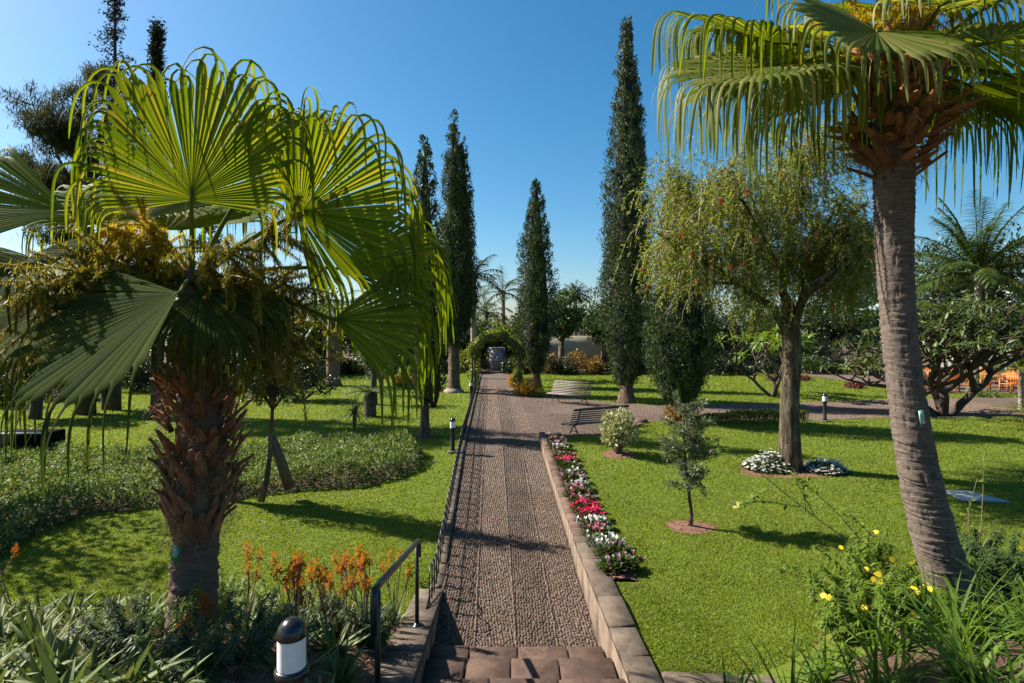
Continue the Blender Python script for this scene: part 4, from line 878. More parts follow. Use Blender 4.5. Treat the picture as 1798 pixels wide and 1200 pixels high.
bgt = [ # px, d, height, radius, leaf, label
 (985, 43, 6.2, 1.9, 'leaf_mid', 'round dark-trunked tree in front of the cream boundary wall'),
 (1058, 46, 5.8, 1.9, 'leaf_mid', 'second round tree at the right end of the cream boundary wall'),
 (868, 47, 4.6, 2.4, 'leaf_yellow', 'yellow-green tree right behind the flower arch'),
 (905, 46, 4.4, 2.0, 'leaf_mid', 'green tree behind the slim spire cypress'),
 (818, 45, 4.2, 2.2, 'leaf_dark', 'dark tree behind the left foot of the flower arch'),
 (1110, 47, 5.2, 2.6, 'leaf_dark', 'dark tree behind the tallest cypress'),
 (1170, 46, 4.8, 2.6, 'leaf_mid', 'green tree behind the two right-hand cypresses'),
 (1255, 45, 4.0, 2.8, 'leaf_dark', 'dark spreading tree at the back behind the bottlebrush crown'),
 (1325, 46, 4.6, 2.6, 'leaf_mid', 'green tree at the back left of the bottlebrush trunk'),
 (1440, 47, 5.4, 3.0, 'leaf_dark', 'dark tree at the back right of the bottlebrush trunk'),
 (1510, 45, 5.0, 2.8, 'leaf_mid', 'tree at the back left of the tall palm trunk'),
 (700, 46, 5.6, 2.8, 'leaf_mid', 'tree at the back behind the lone cypress'),
 (640, 44, 5.2, 2.8, 'leaf_yellow', 'pale tree at the back under the palm leaf tips'),
 (560, 42, 6.0, 3.2, 'leaf_mid', 'tree at the back right of the stout palm trunk'),
 (470, 40, 6.4, 3.4, 'leaf_dark', 'dark tree at the back beside the stout palm trunk'),
 (380, 42, 6.8, 3.4, 'leaf_mid', 'tree at the back hidden by the stout palm'),
 (240, 36, 6.4, 3.6, 'leaf_dark', 'broad dark tree at the back left of the stout palm'),
 (120, 34, 6.0, 3.6, 'leaf_dark', 'broad dark tree below the pine'),
 (10, 32, 5.6, 3.4, 'leaf_dark', 'dark tree at the left edge'),
 (1600, 50, 6.4, 3.6, 'leaf_mid', 'tree at the back right of the tall palm trunk'), (1680, 52, 6.2, 3.6, 'leaf_dark', 'dark tree at the back behind the frangipani'), (1765, 50, 6.6, 3.8, 'leaf_mid', 'tree at the back behind the feather palm'), (1850, 50, 6.2, 3.8, 'leaf_dark', 'dark tree at the back, right edge'), (1560, 46, 4.4, 2.6, 'leaf_yellow', 'yellowish tree at the back hidden by the tall palm trunk'), (60, 40, 8.2, 4.0, 'leaf_dark', 'taller dark tree at the back below the pine'),
 (-90, 30, 5.8, 3.4, 'leaf_dark', 'dark tree beyond the left edge')]
for i, (px, d, h, rd, lf, lb) in enumerate(bgt):
    h += 1.8 * (px >= 1240) + 1.2 * (px < 500); tree('background_tree', lb, ((px - 899) * d / 1000, d, 0), h, rd, 'bark_warm' if px == 985 else 'bark_dark', lf, 100 + i, 5200, .26, .13, .45 if px in (985, 1058) else .30, .22, 'trees along the back of the garden', 22)
# --- back border : shrubs in front of the wall
rr = RG(77); bl = [('leaf_rust', 'rusty orange'), ('leaf_mid', 'green'), ('leaf_dark', 'dark green'), ('leaf_red', 'reddish'), ('leaf_yellow', 'yellow-green')]
bdr = [(690, 1, 41), (650, 4, 40), (612, 1, 40.5), (575, 2, 39), (520, 2, 37), (770, 2, 41), (812, 4, 41.5), (905, 2, 41), (925, 1, 41.5), (965, 0, 41), (985, 2, 40.2), (1010, 0, 41), (1040, 0, 40.5), (1062, 3, 42), (1088, 0, 41), (1120, 2, 41), (1160, 1, 41.5), (1215, 2, 41), (1262, 2, 40), (1300, 2, 40), (1340, 2, 41), (1420, 1, 41), (1462, 2, 41), (1505, 4, 40), (1540, 1, 40), (740, 4, 42)]

for i, (px, c, d) in enumerate(bdr):
    lf, cn = bl[c]; s = rr.uniform(.85, 1.25)
    near = 'left of the lone cypress' if px < 720 else 'between the lone cypress and the arch' if px < 835 else 'between the arch and the tallest cypress' if px < 1060 else 'behind the broad dark cypress' if px < 1240 else 'left of the bottlebrush trunk' if px < 1380 else 'left of the tall palm trunk'
    shrub('border_shrub', f'{cn} border shrub, {ORD[sorted(b[0] for b in bdr).index(px)]} from the left along the back border', 'shrub', ((px - 899) * d / 1000, d, 0), (1.5 * s, 1.2, 1.5 * s + .2), lf, 1700, .16, .08, 12, 200 + i, 'shrubs of the back border', .4)
# ------------------------------------------------------------------ conifers at the upper left
def pine():
    r = RG(61); d0 = 21.0; b = np.array([(150 - 899) * d0 / 1000, d0, 0]); t = thing('pine_tree', 'spreading pine with layered grey-green needle tufts at the upper left', 'tree', b); mt = MB(); Q = lambda px, py, dd=0: P(px, py, d0 + dd)
    tube(mt, [b - UP * .1, Q(150, 560), Q(150, 450), Q(155, 360), Q(165, 280), Q(190, 200), Q(205, 150)], [.34, .28, .24, .20, .15, .09, .04], 9)
    ends = [((150, 360), (110, 300), (60, 190)), ((152, 340), (120, 330), (45, 290)), ((150, 380), (110, 350), (35, 290)), ((160, 300), (140, 230), (125, 165)), ((160, 320), (120, 250), (90, 215)), ((150, 420), (100, 390), (50, 360)), ((152, 400), (190, 360), (240, 330)), ((165, 280), (200, 240), (235, 215)), ((190, 200), (180, 160), (172, 150)), ((150, 450), (110, 430), (80, 420)), ((160, 330), (200, 300), (232, 270)), ((150, 430), (200, 400), (230, 390)), ((150, 395), (90, 340), (70, 330)), ((165, 280), (120, 260), (70, 240))]
    nd = MB()
    for i, e in enumerate(ends):
        dz = r.uniform(-2.2, 2.2); k = [Q(*e[0]), Q(*e[1], dz * .5), Q(*e[2], dz)]; s = np.linspace(0, 2, 9); k = np.stack([np.interp(s, [0, 1, 2], [q[j] for q in k]) for j in range(3)], 1); k[1:] += r.normal(0, .10, (8, 3)); tube(mt, k, np.linspace(.09, .02, 9), 6)
        for q in range(3, 9):
            for _ in range(5):
                c, _d = limb(mt, r, k[q], nrm(rdir(r, 1)[0] * [1, 1, .5] + UP * .35), r.uniform(.35, .9), .018, .008, 4, .2, .05, 4)
                for tc in (c[-1], c[2] + r.normal(0, .1, 3)):
                    n = 46; o = nrm(rdir(r, n) + UP * .55); ribbons(nd, np.repeat(tc[None], n, 0) + r.normal(0, .11, (n, 3)), o, r.uniform(.16, .30, n), .030, .3, 2, .6)
    mt.build('trunk', M['bark_dark'], t, True); nd.build('crown', M['needle'], t)
pine()
def thin_conifer(px, d, top, wpx, zlow, label, seed, dens, lean=0):
    r = RG(seed); b = np.array([(px - 899) * d / 1000, d, 0]); Hh = H - (top - HOR) * d / 1000; t = thing('thin_conifer', label, 'tree', b); mt = MB(); nd = MB()
    S = np.linspace(0, 1, 12)[:, None]; tube(mt, b - UP * .1 + S * np.array([lean, 0, Hh]), np.linspace(.22, .02, 12), 8)
    nb = int(dens * 150)
    for i in range(nb):
        f = zlow + (1 - zlow) * r.random() ** .9; c = b + np.array([lean * f, 0, Hh * f]); R_ = wpx * d / 2000 * (1.05 - .75 * ((f - zlow) / (1 - zlow)) ** 1.5) * r.uniform(.4, 1.15); ph = r.uniform(0, 6.28)
        e, _d = limb(mt, r, c, np.array([math.cos(ph), math.sin(ph), r.uniform(.1, .7)]), R_, .022, .006, 4, .12, .05, 4)
        n = 24; k = r.integers(1, 5, n); leaves(nd, e[k] + r.normal(0, .09, (n, 3)), nrm(rdir(r, n) + UP * .4), rdir(r, n), r.uniform(.09, .2, n), r.uniform(.035, .07, n))
    mt.build('trunk', M['bark_dark'], t, True); nd.build('crown', M['needle_thin'], t)
thin_conifer(202, 22, -60, 84, .42, 'tall thin see-through conifer with short twiggy branches behind the pine', 71, 1.0)
thin_conifer(276, 20, 45, 36, .3, 'narrow dark conifer whose tip shows above the stout palm leaves', 72, 2.6)

# ------------------------------------------------------------------ left garden
bd = lambda px, py, z=0.0: G(px, py, z)
p = bd(585, 679); feather_palm('fan_palm', 'thick-trunked far palm with a flared base on the left lawn', p, 4.2, 18, 2.2, 81, 'leaf_mid', 'palm_trunk_dark', .40, 0, (-.9, 1.3), .6, .05, 1.4, 20)
p = bd(656, 712); tree('small_tree', 'small slim tree with a knotty dark trunk on the left lawn', p, 2.9, .9, 'bark_dark', 'leaf_grey', 82, 1500, .16, .05, .62, .13, nl=8)
p = bd(672, 696); shrub('weeping_shrub', 'little weeping tree with hanging fine foliage on the left lawn', 'tree', p + UP * .8, (1.0, 1.0, 1.5), 'leaf_mid', 1800, .14, .03, 10, 83, up=-.8, stems=False)
mb = MB(); tube(mb, [p, p + UP * 1.6], [.05, .03], 6); o = mb.build('stem', M['bark'], bpy.data.objects['weeping_shrub'])
p = bd(650, 735); feather_palm('cycad', 'stubby dark-trunked cycad with flat spreading fronds on the left lawn', p, .95, 16, 1.15, 84, 'leaf_mid', 'bark_dark', .23, 0, (.0, .6), .18, .02, .9, 26, cat='cycad')
def yucca(name, label, p, n, L, W, mat, seed, trunk=.4):
    r = RG(seed); t = thing(name, label, 'plant', p); mt = MB(); tube(mt, [p - UP * .05, p + UP * trunk], [.06, .05], 7); mt.build('trunk', M['bark'], t); o = nrm(rdir(r, n) * [1, 1, .8] + UP * .55); mb = MB()
    ribbons(mb, np.repeat((np.asarray(p) + UP * trunk)[None], n, 0) + r.normal(0, .03, (n, 3)), o, L * r.uniform(.75, 1.1, n), W, 1.0, 4, .7, fold=.15); mb.build('leaves', M[mat], t)
yucca('yucca', 'spiky grey-green yucca behind the leafy ground cover', bd(622, 755), 70, .85, .035, 'leaf_grey', 85, .55)
p = bd(530, 706); shrub('dark_conifer_bush', 'near-black dense bush with a small white label on the left lawn', 'shrub', p, (1.6, 1.4, 2.3), 'leaf_dark', 3600, .14, .07, 22, 86, zmin=.3)
m = MB(); box(m, p + np.array([-.45, -1.5, .55]), (.22, .03, .14)); box(m, p + np.array([-.45, -1.49, .25]), (.03, .03, .5)); tag(m.build('label_stake', M['white'], origin=p), 'tiny white plant label on a stake before the near-black bush', 'plant label')
p = np.array([-4.9, 11.0, g1(-4.9, 11)])
def young_tree():
    r = RG(88); t = thing('young_tree', 'slim young tree with dark tufted crown, its trunk propped by a leaning log', 'tree', p); Q = lambda px, py, dd=0: P(px, py, 11.0 + dd); mt = MB()
    tube(mt, [Q(458, 880), Q(468, 845), Q(474, 800), Q(477, 745), Q(480, 690)], [.075, .055, .042, .036, .028], 9)
    cc = []
    for e in ((455, 640), (480, 620), (500, 655), (445, 690), (515, 690), (470, 660), (430, 650), (500, 610)):
        k = np.array([Q(479, 720), Q((479 + e[0]) / 2, (700 + e[1]) / 2, r.normal(0, .1)), Q(*e, r.normal(0, .25))]); tube(mt, k, [.025, .018, .008], 5); cc += [k[-1], k[1]]
    mt.build('trunk', M['bark_warm'], t, True); mb = MB(); cloud(mb, r, cc, np.full(len(cc), .20), 3400, .10, .022, .5); mb.build('crown', M['leaf_dark'], t)
    q = Q(505, 850, .5); m = MB(); tube(m, [Q(508, 856, .5), Q(494, 812, .3), Q(478, 770, .05)], [.11, .10, .085], 9); tag(m.build('prop_log', M['bark'], smooth=True, origin=q), 'thick leaning log propping the slim young tree', 'log')
young_tree()
for i, (px, py, s, lf, lb) in enumerate([(25, 700, (2.4, 2, 2.6), 'leaf_dark', 'large dark bush at the left edge behind the hanging leaf tips'), (105, 690, (2.0, 1.6, 2.2), 'leaf_mid', 'green bush beyond the left lawn, right of the large dark bush'), (235, 690, (2.0, 1.6, 2.4), 'leaf_dark', 'dark bush just left of the stout palm trunk, far side of the lawn'), (455, 690, (1.8, 1.6, 2.6), 'leaf_dark', 'dark bush just right of the stout palm trunk'), (405, 680, (2.0, 1.6, 2.4), 'leaf_mid', 'green bush hidden behind the stout palm husks'), (725, 672, (1.3, 1.2, 1.2), 'leaf_bright', 'bright green bush left of the lone cypress'), (712, 680, (.9, .8, .7), 'leaf_orange', 'small orange bush beside the bright green bush'), (160, 668, (1.4, 1.3, 1.0), 'leaf_yellow', 'sunlit yellow-green bush at the far left'), (60, 682, (2.2, 1.6, 1.6), 'leaf_mid', 'wide green bush under the hanging leaf tips at the far left'), (130, 705, (1.6, 1.4, 1.5), 'leaf_dark', 'low dark bush before the wide green bush at the far left'), (270, 672, (2.2, 1.6, 1.7), 'leaf_mid', 'green bush left of the stout palm husks'), (-20, 715, (2.2, 1.8, 2.2), 'leaf_dark', 'dark bush cut by the left edge of the picture'), (320, 690, (1.6, 1.4, 1.5), 'leaf_dark', 'dark low bush right behind the stout palm trunk'), (500, 668, (2.0, 1.6, 1.5), 'leaf_mid', 'mid-green bush behind the near-black dense bush')]):
    q = bd(px, py); shrub('garden_bush', lb, 'shrub', q, s, lf, 2600, .16, .075, 14, 300 + i, 'bushes on the left lawn')
for i, (px, py, h, rd, lb) in enumerate([(60, 738, 3.6, 1.3, 'left tree with a dark trunk at the far left, behind the ground cover'), (190, 722, 4.6, 1.7, 'dark-trunked tree between the left edge and the stout palm')]):
    q = bd(px, py); tree('garden_tree', lb, q, h, rd, 'bark_dark', 'leaf_dark', 320 + i, 4200, .18, .085, .5, .17, nl=16)
q = bd(52, 806, -.1); t = thing('planter_box', 'dark box with a thin pale top edge at the far left', 'box', q); m = MB(); box(m, q + UP * .35, (1.25, .7, .7), .05, .02); m.build('body', M['void'], t); m = MB(); bar(m, q + np.array([-.65, -.40, .71]), q + np.array([.65, -.34, .71]), .02, .03); m.build('edge_strip', M['white'], t)

# ground cover bed (uncountable low plants)
GC = np.array([(-9.8, 7.9), (-8.1, 8.9), (-8.2, 9.8), (-8.0, 10.6), (-6.9, 11.0), (-5.7, 11.5), (-4.6, 11.9), (-3.4, 12.1), (-2.75, 12.5), (-2.2, 13.2), (-2.25, 14.4), (-2.9, 15.2), (-4.2, 15.4), (-6, 15.0), (-8, 14.6), (-11, 14.4), (-16, 14), (-17, 8)])
def ground_cover():
    r = RG(91); n = 95000; x = r.uniform(-15, -2, n * 2); d = r.uniform(7.8, 15.5, n * 2); k = inpoly(x, d, GC); x, d = x[k][:n], d[k][:n]; n = len(x)
    j = np.arange(len(GC)); dist = np.full(n, 9.0)
    for i in j:
        a, b2 = GC[i], GC[(i + 1) % len(GC)]; v = b2 - a; tq = np.clip(((x - a[0]) * v[0] + (d - a[1]) * v[1]) / (v @ v), 0, 1); dist = np.minimum(dist, np.hypot(x - a[0] - tq * v[0], d - a[1] - tq * v[1]))
    hump = .26 + .13 * wob(x, d, 1.3) + .10 * wob(x, d, 3.7) + .12 * ss(-6.5, -3.5, x); hgt = hump * ss(-.05, .25, dist) + .04
    u = r.random(n); z = ground(x, d) + hgt * (1 - .75 * u ** 2.2) + r.normal(0, .025, n)
    dr = nrm(r.normal(0, .7, (n, 3)) + UP * .55); mb = MB(); leaves(mb, np.column_stack([x, d, z]), dr, nrm(UP + r.normal(0, .6, (n, 3))), r.uniform(.05, .095, n), r.uniform(.026, .045, n), .15)
    q = r.random(n) < .006; m = q.sum(); leaves(mb, np.column_stack([x, d, z])[q] + UP * .06, UP + r.normal(0, .4, (m, 3)), rdir(r, m), .10, .05)
    o = mb.build('ground_cover', M['leaf_cover']); tag(o, 'low leafy ground cover bed on the left lawn', 'ground cover', kind='stuff')
    m = MB(); gx_ = np.arange(-16, -2, .18); gy_ = np.arange(7.8, 15.6, .18); X_, Y_ = np.meshgrid(gx_, gy_); I_ = inpoly(X_, Y_, GC); nn_ = len(gx_); V_ = np.column_stack([X_.ravel(), Y_.ravel(), ground(X_, Y_).ravel() + .006]); ok = I_[:-1, :-1] & I_[1:, :-1] & I_[:-1, 1:] & I_[1:, 1:]; ii, jj = np.where(ok); q0 = ii * nn_ + jj; m.add(V_, np.stack([q0, q0 + 1, q0 + nn_ + 1, q0 + nn_], 1)); tag(m.build('bed_soil', M['soil']), kind='structure')
ground_cover()
tree('shade_tree', 'loose green tree just beyond the left edge that shades the near lawn', (-12.6, 10.4, -.4), 6.2, 2.0, 'bark', 'leaf_mid', 350, 3600, .16, .08, .5, .15, nl=18)

# ------------------------------------------------------------------ flower arch, fountain, back wall
ar = thing('flower_arch', 'round iron garden arch overgrown with climbers at the far end of the path', 'arch', (XL(29), 29, 0))
for d in (28.6, 30.2):
    cx = (XL(d) + XR(d)) / 2 - .03; rad = 1.10
    for w in (0, .12):
        a = np.linspace(0, math.pi, 15); mb = MB(); tube(mb, [(cx - rad - w, d, 0)] + [(cx - (rad + w) * math.cos(t), d, 1.75 + (rad + w) * math.sin(t)) for t in a] + [(cx + rad + w, d, 0)], .035, 6); mb.build('hoop', M['iron'] if d > 29 else M['bark_warm'], ar, True)
mb = MB()
for t in np.linspace(0, math.pi, 9): mb and bar(mb, (cx + .03 - 1.16 * math.cos(t), 28.6, 1.75 + 1.16 * math.sin(t)), (cx + .03 - 1.16 * math.cos(t), 30.2, 1.75 + 1.16 * math.sin(t)), .02, .02, np.array([.01, 0, 1]))
mb.build('cross_bars', M['iron'], ar)
r = RG(95); cc = []
for t in np.linspace(-.55, math.pi + .55, 70):
    a = min(max(t, 0), math.pi); z = 1.75 + 1.15 * math.sin(a) if 0 < t < math.pi else 1.75 * (1 - (abs(t - a) / .55)); cc.append((cx - 1.15 * math.cos(a) + r.normal(0, .06), r.uniform(28.9, 30.4) , z + r.normal(0, .06)))
mb = MB(); cloud(mb, r, cc, r.uniform(.10, .28, len(cc)), 6500, .12, .07, .1); mb.build('climber', M['leaf_bright'], ar)
mb = MB(); cloud(mb, r, np.array(cc)[::2], r.uniform(.2, .32, len(cc[::2])), 2200, .11, .06, .1); mb.build('climber_sunlit_leaves', M['leaf_yellow'], ar)  # sunlit leaves of the climber, painted in as yellower foliage
q = bd(925, 697); shrub('orange_bush', 'rounded orange-leaved bush at the right foot of the flower arch', 'shrub', q, (1.15, .9, .95), 'leaf_orange', 3200, .09, .035, 14, 96, lr=.5)
q = bd(903, 680); shrub('orange_bush', 'smaller orange bush inside the arch, left of the rounded one', 'shrub', q, (.6, .6, .8), 'leaf_orange', 1200, .09, .035, 8, 97)
fo = thing('wall_fountain', 'grey wall fountain with an arched marble panel and round basin, framed by the arch', 'fountain', (-1.15, 42.6, .2)); fx = -1.15
m = MB(); box(m, (fx, 42.95, .9), (1.3, .25, 1.9), 0, .03); m.build('back_panel', M['marble'], fo)
m = MB(); a = np.linspace(0, math.pi, 12); pts = [(fx + .62 * math.cos(t), 42.80, 1.35 + .45 * math.sin(t)) for t in a]; tube(m, [(fx + .62, 42.80, .3)] + pts + [(fx - .62, 42.80, .3)], .06, 6); m.build('arched_moulding', M['stone'], fo, True)
m = MB(); lathe(m, [(.40, .2), (.44, .35), (.60, .80), (.66, .92), (.66, .98), (.58, .98), (.50, .85), (.01, .80)], (fx, 42.45, 0), 20); m.build('basin', M['marble'], fo, True)
m = MB(); tube(m, [(fx + .05, 42.30, .2), (fx + .05, 42.30, 1.3)], .035, 6); m.build('spout_pipe', M['iron'], fo)
m = MB(); box(m, (-1.15, 42.0, .04), (3.2, 1.2, .20), 0, .02); box(m, (-1.15, 42.6, .10), (3.2, .9, .20), 0, .02); tag(m.build('fountain_step', M['stone'], origin=(-1.15, 42, 0)), 'broad stone step at the far end of the path before the wall fountain', 'step')
bw = MB(); box(bw, (8, 48.5, 1.3), (40, .3, 2.7), 0, .02); tag(bw.build('boundary_wall', M['cream'], origin=(8, 48.5, 0)), 'long cream boundary wall showing between trunks at the back', 'wall')
q = MB(); box(q, (-3, 42.0, .06), (24, .18, .16), 0, .01); box(q, (9, 41.2, .05), (17, .18, .14), 0, .01); tag(q.build('border_edging', M['stone'], origin=(0, 42, 0)), 'low stone edging along the back border', 'kerb')
def dome_hedge(name, label, x0, x1, y, h, n, seed, mat):
    r = RG(seed); t = thing(name, label, 'hedge', ((x0 + x1) / 2, y, 0)); c = np.column_stack([r.uniform(x0, x1, 60), y + r.normal(0, .5, 60), r.uniform(.2, h - .5, 60)]); mb = MB(); cloud(mb, r, c, r.uniform(.5, .9, 60), n, .22, .11, .3); mb.build('foliage', M[mat], t)
dome_hedge('hedge', 'dark hedge at the back left behind the lawn trees', -34, -13, 43, 3.0, 12000, 401, 'leaf_dark')
dome_hedge('hedge', 'dark hedge behind the cypresses on the right', 9, 26, 43.5, 2.6, 9000, 402, 'leaf_dark')
dome_hedge('hedge', 'green hedge behind the left half of the border, beside the arch', -14, -2.2, 44, 2.4, 7000, 403, 'leaf_mid')

# ------------------------------------------------------------------ house and terrace at the right
ho = thing('white_house', 'white house with tiled roof and pillars beyond the terrace at the right edge', 'house', (34, 44, 0))
m = MB(); box(m, (44.6, 46, 2.4), (16, 6, 4.8), 0, .02); m.build('wall', M['white'], ho)
m = MB(); 
for k in range(26):
    x = 40.6 + k * .66; tube(m, [(x, 42.0, 7.7), (x, 46, 9.2)], .26, 8)
m.build('roof', M['rooftile'], ho); m = MB(); box(m, (49.6, 43.4, 7.2), (17.5, 3, .35), 0, .03); m.build('eaves', M['white'], ho)
for x in (34.0, 37.2, 40.4):
    m = MB(); box(m, (x, 42.4, 3.5), (.55, .55, 7.0), 0, .03); m.build('pillar', M['white'], ho)
m = MB(); hexa(m, [(24.4, 37.6, 4.55), (27.6, 37.6, 4.55), (27.6, 40, 4.55), (24.4, 40, 4.55)], [(25.9, 38.7, 5.3), (26.1, 38.7, 5.3), (26.1, 38.9, 5.3), (25.9, 38.9, 5.3)]); t = thing('parasol', 'grey parasol over the terrace behind the frangipani', 'parasol', (26, 38.8, 0)); m.build('canopy', M['cover'], t); m = MB(); tube(m, [(26, 38.8, 0), (26, 38.8, 5.2)], .05, 8); m.build('pole', M['white'], t)
m = MB(); sheet(m, *np.meshgrid(np.linspace(20.5, 46, 3), np.linspace(28.3, 42, 3)), np.full((3, 3), .012)); tag(m.build('terrace_paving', M['stone']), kind='structure')
def chair(loc, rz, label):
    t = thing('garden_armchair', label, 'chair', loc, 'orange wooden armchairs on the terrace'); O = np.array(loc, float); bx = lambda m, c, s: box(m, O + np.array(c), s)
    m = MB(); [bx(m, (0, y, .44), (.52, .075, .025)) for y in np.linspace(-.22, .22, 6)]; m.build('seat', M['teak'], t)
    m = MB(); [bx(m, (x, .27, .72), (.055, .025, .42)) for x in np.linspace(-.2, .2, 6)]; bx(m, (0, .275, .95), (.56, .04, .07)); bx(m, (0, .275, .50), (.5, .03, .05)); m.build('backrest', M['teak'], t)
    for x in (-.27, .27):
        for y, h in ((-.24, .66), (.27, .95)): m = MB(); bx(m, (x, y, h / 2), (.05, .05, h)); m.build('leg', M['teak'], t)
        m = MB(); bx(m, (x, 0, .67), (.06, .56, .03)); m.build('armrest', M['teak'], t)
    t.rotation_euler = (0, 0, rz); return t
r = RG(111); c0 = None; cps = [(1618, 690), (1640, 688), (1668, 688), (1690, 690), (1722, 686), (1748, 684), (1772, 690), (1795, 688), (1655, 676), (1684, 675), (1735, 674), (1765, 675), (1788, 674), (1710, 672), (1630, 676)]
for i, (px, py) in enumerate(cps):
    q = G(px, py, .02); lb = f'orange wooden terrace armchair, {ORD[sorted(c[0] for c in cps).index(px)]} from the left in the {"front" if py > 680 else "back"} group'
    if c0 is None: c0 = chair(q, r.uniform(-1, 4), lb)
    else: dup(c0, q, r.uniform(0, 6.2), lb)
for i, (px, py) in enumerate([(1660, 682), (1735, 680), (1780, 681)]):
    q = G(px, py, .02); t = thing('terrace_table', f'orange wooden terrace table, {["leftmost", "middle", "rightmost"][i]} among the armchairs', 'table', q, 'terrace tables'); m = MB(); lathe(m, [(.55, .70), (.56, .715), (.56, .735), (.01, .74)], q, 18); m.build('tabletop', M['teak'], t)
    m = MB(); lathe(m, [(.28, 0), (.26, .04), (.05, .08), (.05, .70)], q, 8); m.build('pedestal', M['teak'], t)
for i, (px, py, s) in enumerate([(1500, 682, .9), (1720, 697, 1.5), (1362, 669, 1.0), (1412, 669, 1.0)]):
    q = bd(px, py); lb = ['low red-leaved planting on the far right lawn behind the palm trunk', 'low reddish flower bed in front of the terrace chairs', 'dark red-leaved clump left of the bottlebrush trunk, far lawn', 'dark red-leaved clump right of the bottlebrush trunk, far lawn'][i]; shrub('red_clump', lb, 'shrub', q, (s, .6, .35), 'leaf_red' if i != 1 else 'leaf_cover', 1000, .11, .05, 12, 330 + i, 'low red clumps', zmin=.05, stems=False)
# ------------------------------------------------------------------ right lawn planting
def disc(name, c, rx, ry, mat, seed, h=.02):
    r = RG(seed); a = np.linspace(0, 2 * math.pi, 26, endpoint=False); rad = 1 + .12 * np.sin(3 * a + seed) + .05 * r.normal(size=26); x = c[0] + rx * rad * np.cos(a); d = c[1] + ry * rad * np.sin(a)
    V = np.concatenate([np.column_stack([x, d, ground(x, d) + .006]), np.column_stack([c[0] + (x - c[0]) * .5, c[1] + (d - c[1]) * .5, ground(x, d) + h]), [[c[0], c[1], g1(c[0], c[1]) + h + .01]]]); F = [[i, (i + 1) % 26, 26 + (i + 1) % 26, 26 + i] for i in range(26)]; T = [[26 + i, 26 + (i + 1) % 26, 52] for i in range(26)]
    m = MB(); m.add(V, [np.array(F), np.array(T)]); n = int(900 * rx * ry); f = r.random(n) ** .5; an = r.uniform(0, 6.28, n); x = c[0] + rx * f * np.cos(an); d = c[1] + ry * f * np.sin(an)
    leaves(m, np.column_stack([x, d, ground(x, d) + h + r.uniform(-.01, .015, n)]), nrm(rdir(r, n) * [1, 1, .3]), UP + r.normal(0, .3, (n, 3)), r.uniform(.03, .07, n), r.uniform(.015, .03, n)); MULCH.append((c[0], c[1], rx, ry)); return tag(m.build(name, M[mat]), kind='structure')
MULCH = []
# flower strip
sd = np.linspace(7.45, 15.2, 40); SX0 = lambda d: XR(d) + .20; SX1 = lambda d: XR(d) + .62 - .012 * (d - 7.45)
m = MB(); S_, D_ = np.meshgrid(np.linspace(0, 1, 8), sd); X_ = SX0(D_) + S_ * (SX1(D_) - SX0(D_)); sheet(m, X_, D_, ground(X_, D_) + .012 + .035 * np.sin(S_ * math.pi))
r = RG(120); n = 2600; d = r.uniform(7.5, 15.2, n); x = SX0(d) + r.random(n) * (SX1(d) - SX0(d)); leaves(m, np.column_stack([x, d, ground(x, d) + .03 + r.uniform(0, .02, n)]), nrm(rdir(r, n) * [1, 1, .3]), UP + r.normal(0, .3, (n, 3)), r.uniform(.03, .065, n), r.uniform(.015, .028, n))
tag(m.build('flower_strip_soil', M['mulch']), kind='structure')
FLW = {}
def cyclamen(p, mat, label, seed, nf, s):
    r = RG(seed); t = thing('cyclamen', label, 'flower', p, 'cyclamens in the flower strip'); p = np.asarray(p, float); n = 190
    o = rdir(r, n); o[:, 2] = np.abs(o[:, 2]) * .6; pp = p + o * r.uniform(.03, .19, n)[:, None] * s + UP * .05; m = MB(); leaves(m, pp, nrm(o + UP * .15), nrm(UP + o * .4 + r.normal(0, .25, (n, 3))), .075 * r.uniform(.7, 1.2, n) * s, .07 * s, -.08, .5); m.build('leaves', M['leaf_mid' if mat != 'petal_white' else 'leaf_grey'], t)
    f = np.column_stack([r.normal(0, .085, nf), r.normal(0, .085, nf), r.uniform(.12, .22, nf)]) * s
    for q in f:
        if len(FLW.setdefault(mat, [])) < 4:
            a = np.arange(5) * 1.2566 + r.uniform(0, 6); D = nrm(np.column_stack([np.cos(a) * .6, np.sin(a) * .6, np.full(5, .8)]) + r.normal(0, .2, (5, 3))); m = MB(); leaves(m, np.tile(p, (5, 1)) + r.normal(0, .006, (5, 3)), D, nrm(np.column_stack([np.cos(a), np.sin(a), np.full(5, -.4)])), r.uniform(.038, .055, 5), .034, .15, .6); tube(m, [p - UP * .10, p + UP * .01], .003, 3); o = m.build('flower', M[mat], t, origin=p); FLW[mat].append(o)
        else: o = FLW[mat][r.integers(0, 4)].copy(); COL.objects.link(o); o.parent = t
        o.location = tuple(q); o.rotation_euler = (r.normal(0, .25), r.normal(0, .25), r.uniform(0, 6.28)); o.scale = (s,) * 3
    return t
rowd = np.linspace(7.75, 14.9, 19); rows = ['petal_plum', 'petal_plum', 'petal_white', 'petal_pink', 'petal_white', 'petal_red', 'petal_red', 'petal_pink', 'petal_pink', 'petal_white', 'petal_plum', 'petal_white', 'petal_pink', 'petal_red', 'petal_pink', 'petal_white', 'petal_plum', 'petal_plum', 'petal_plum']
CN = {'petal_plum': 'plum pink', 'petal_white': 'white', 'petal_pink': 'pink', 'petal_red': 'crimson'}
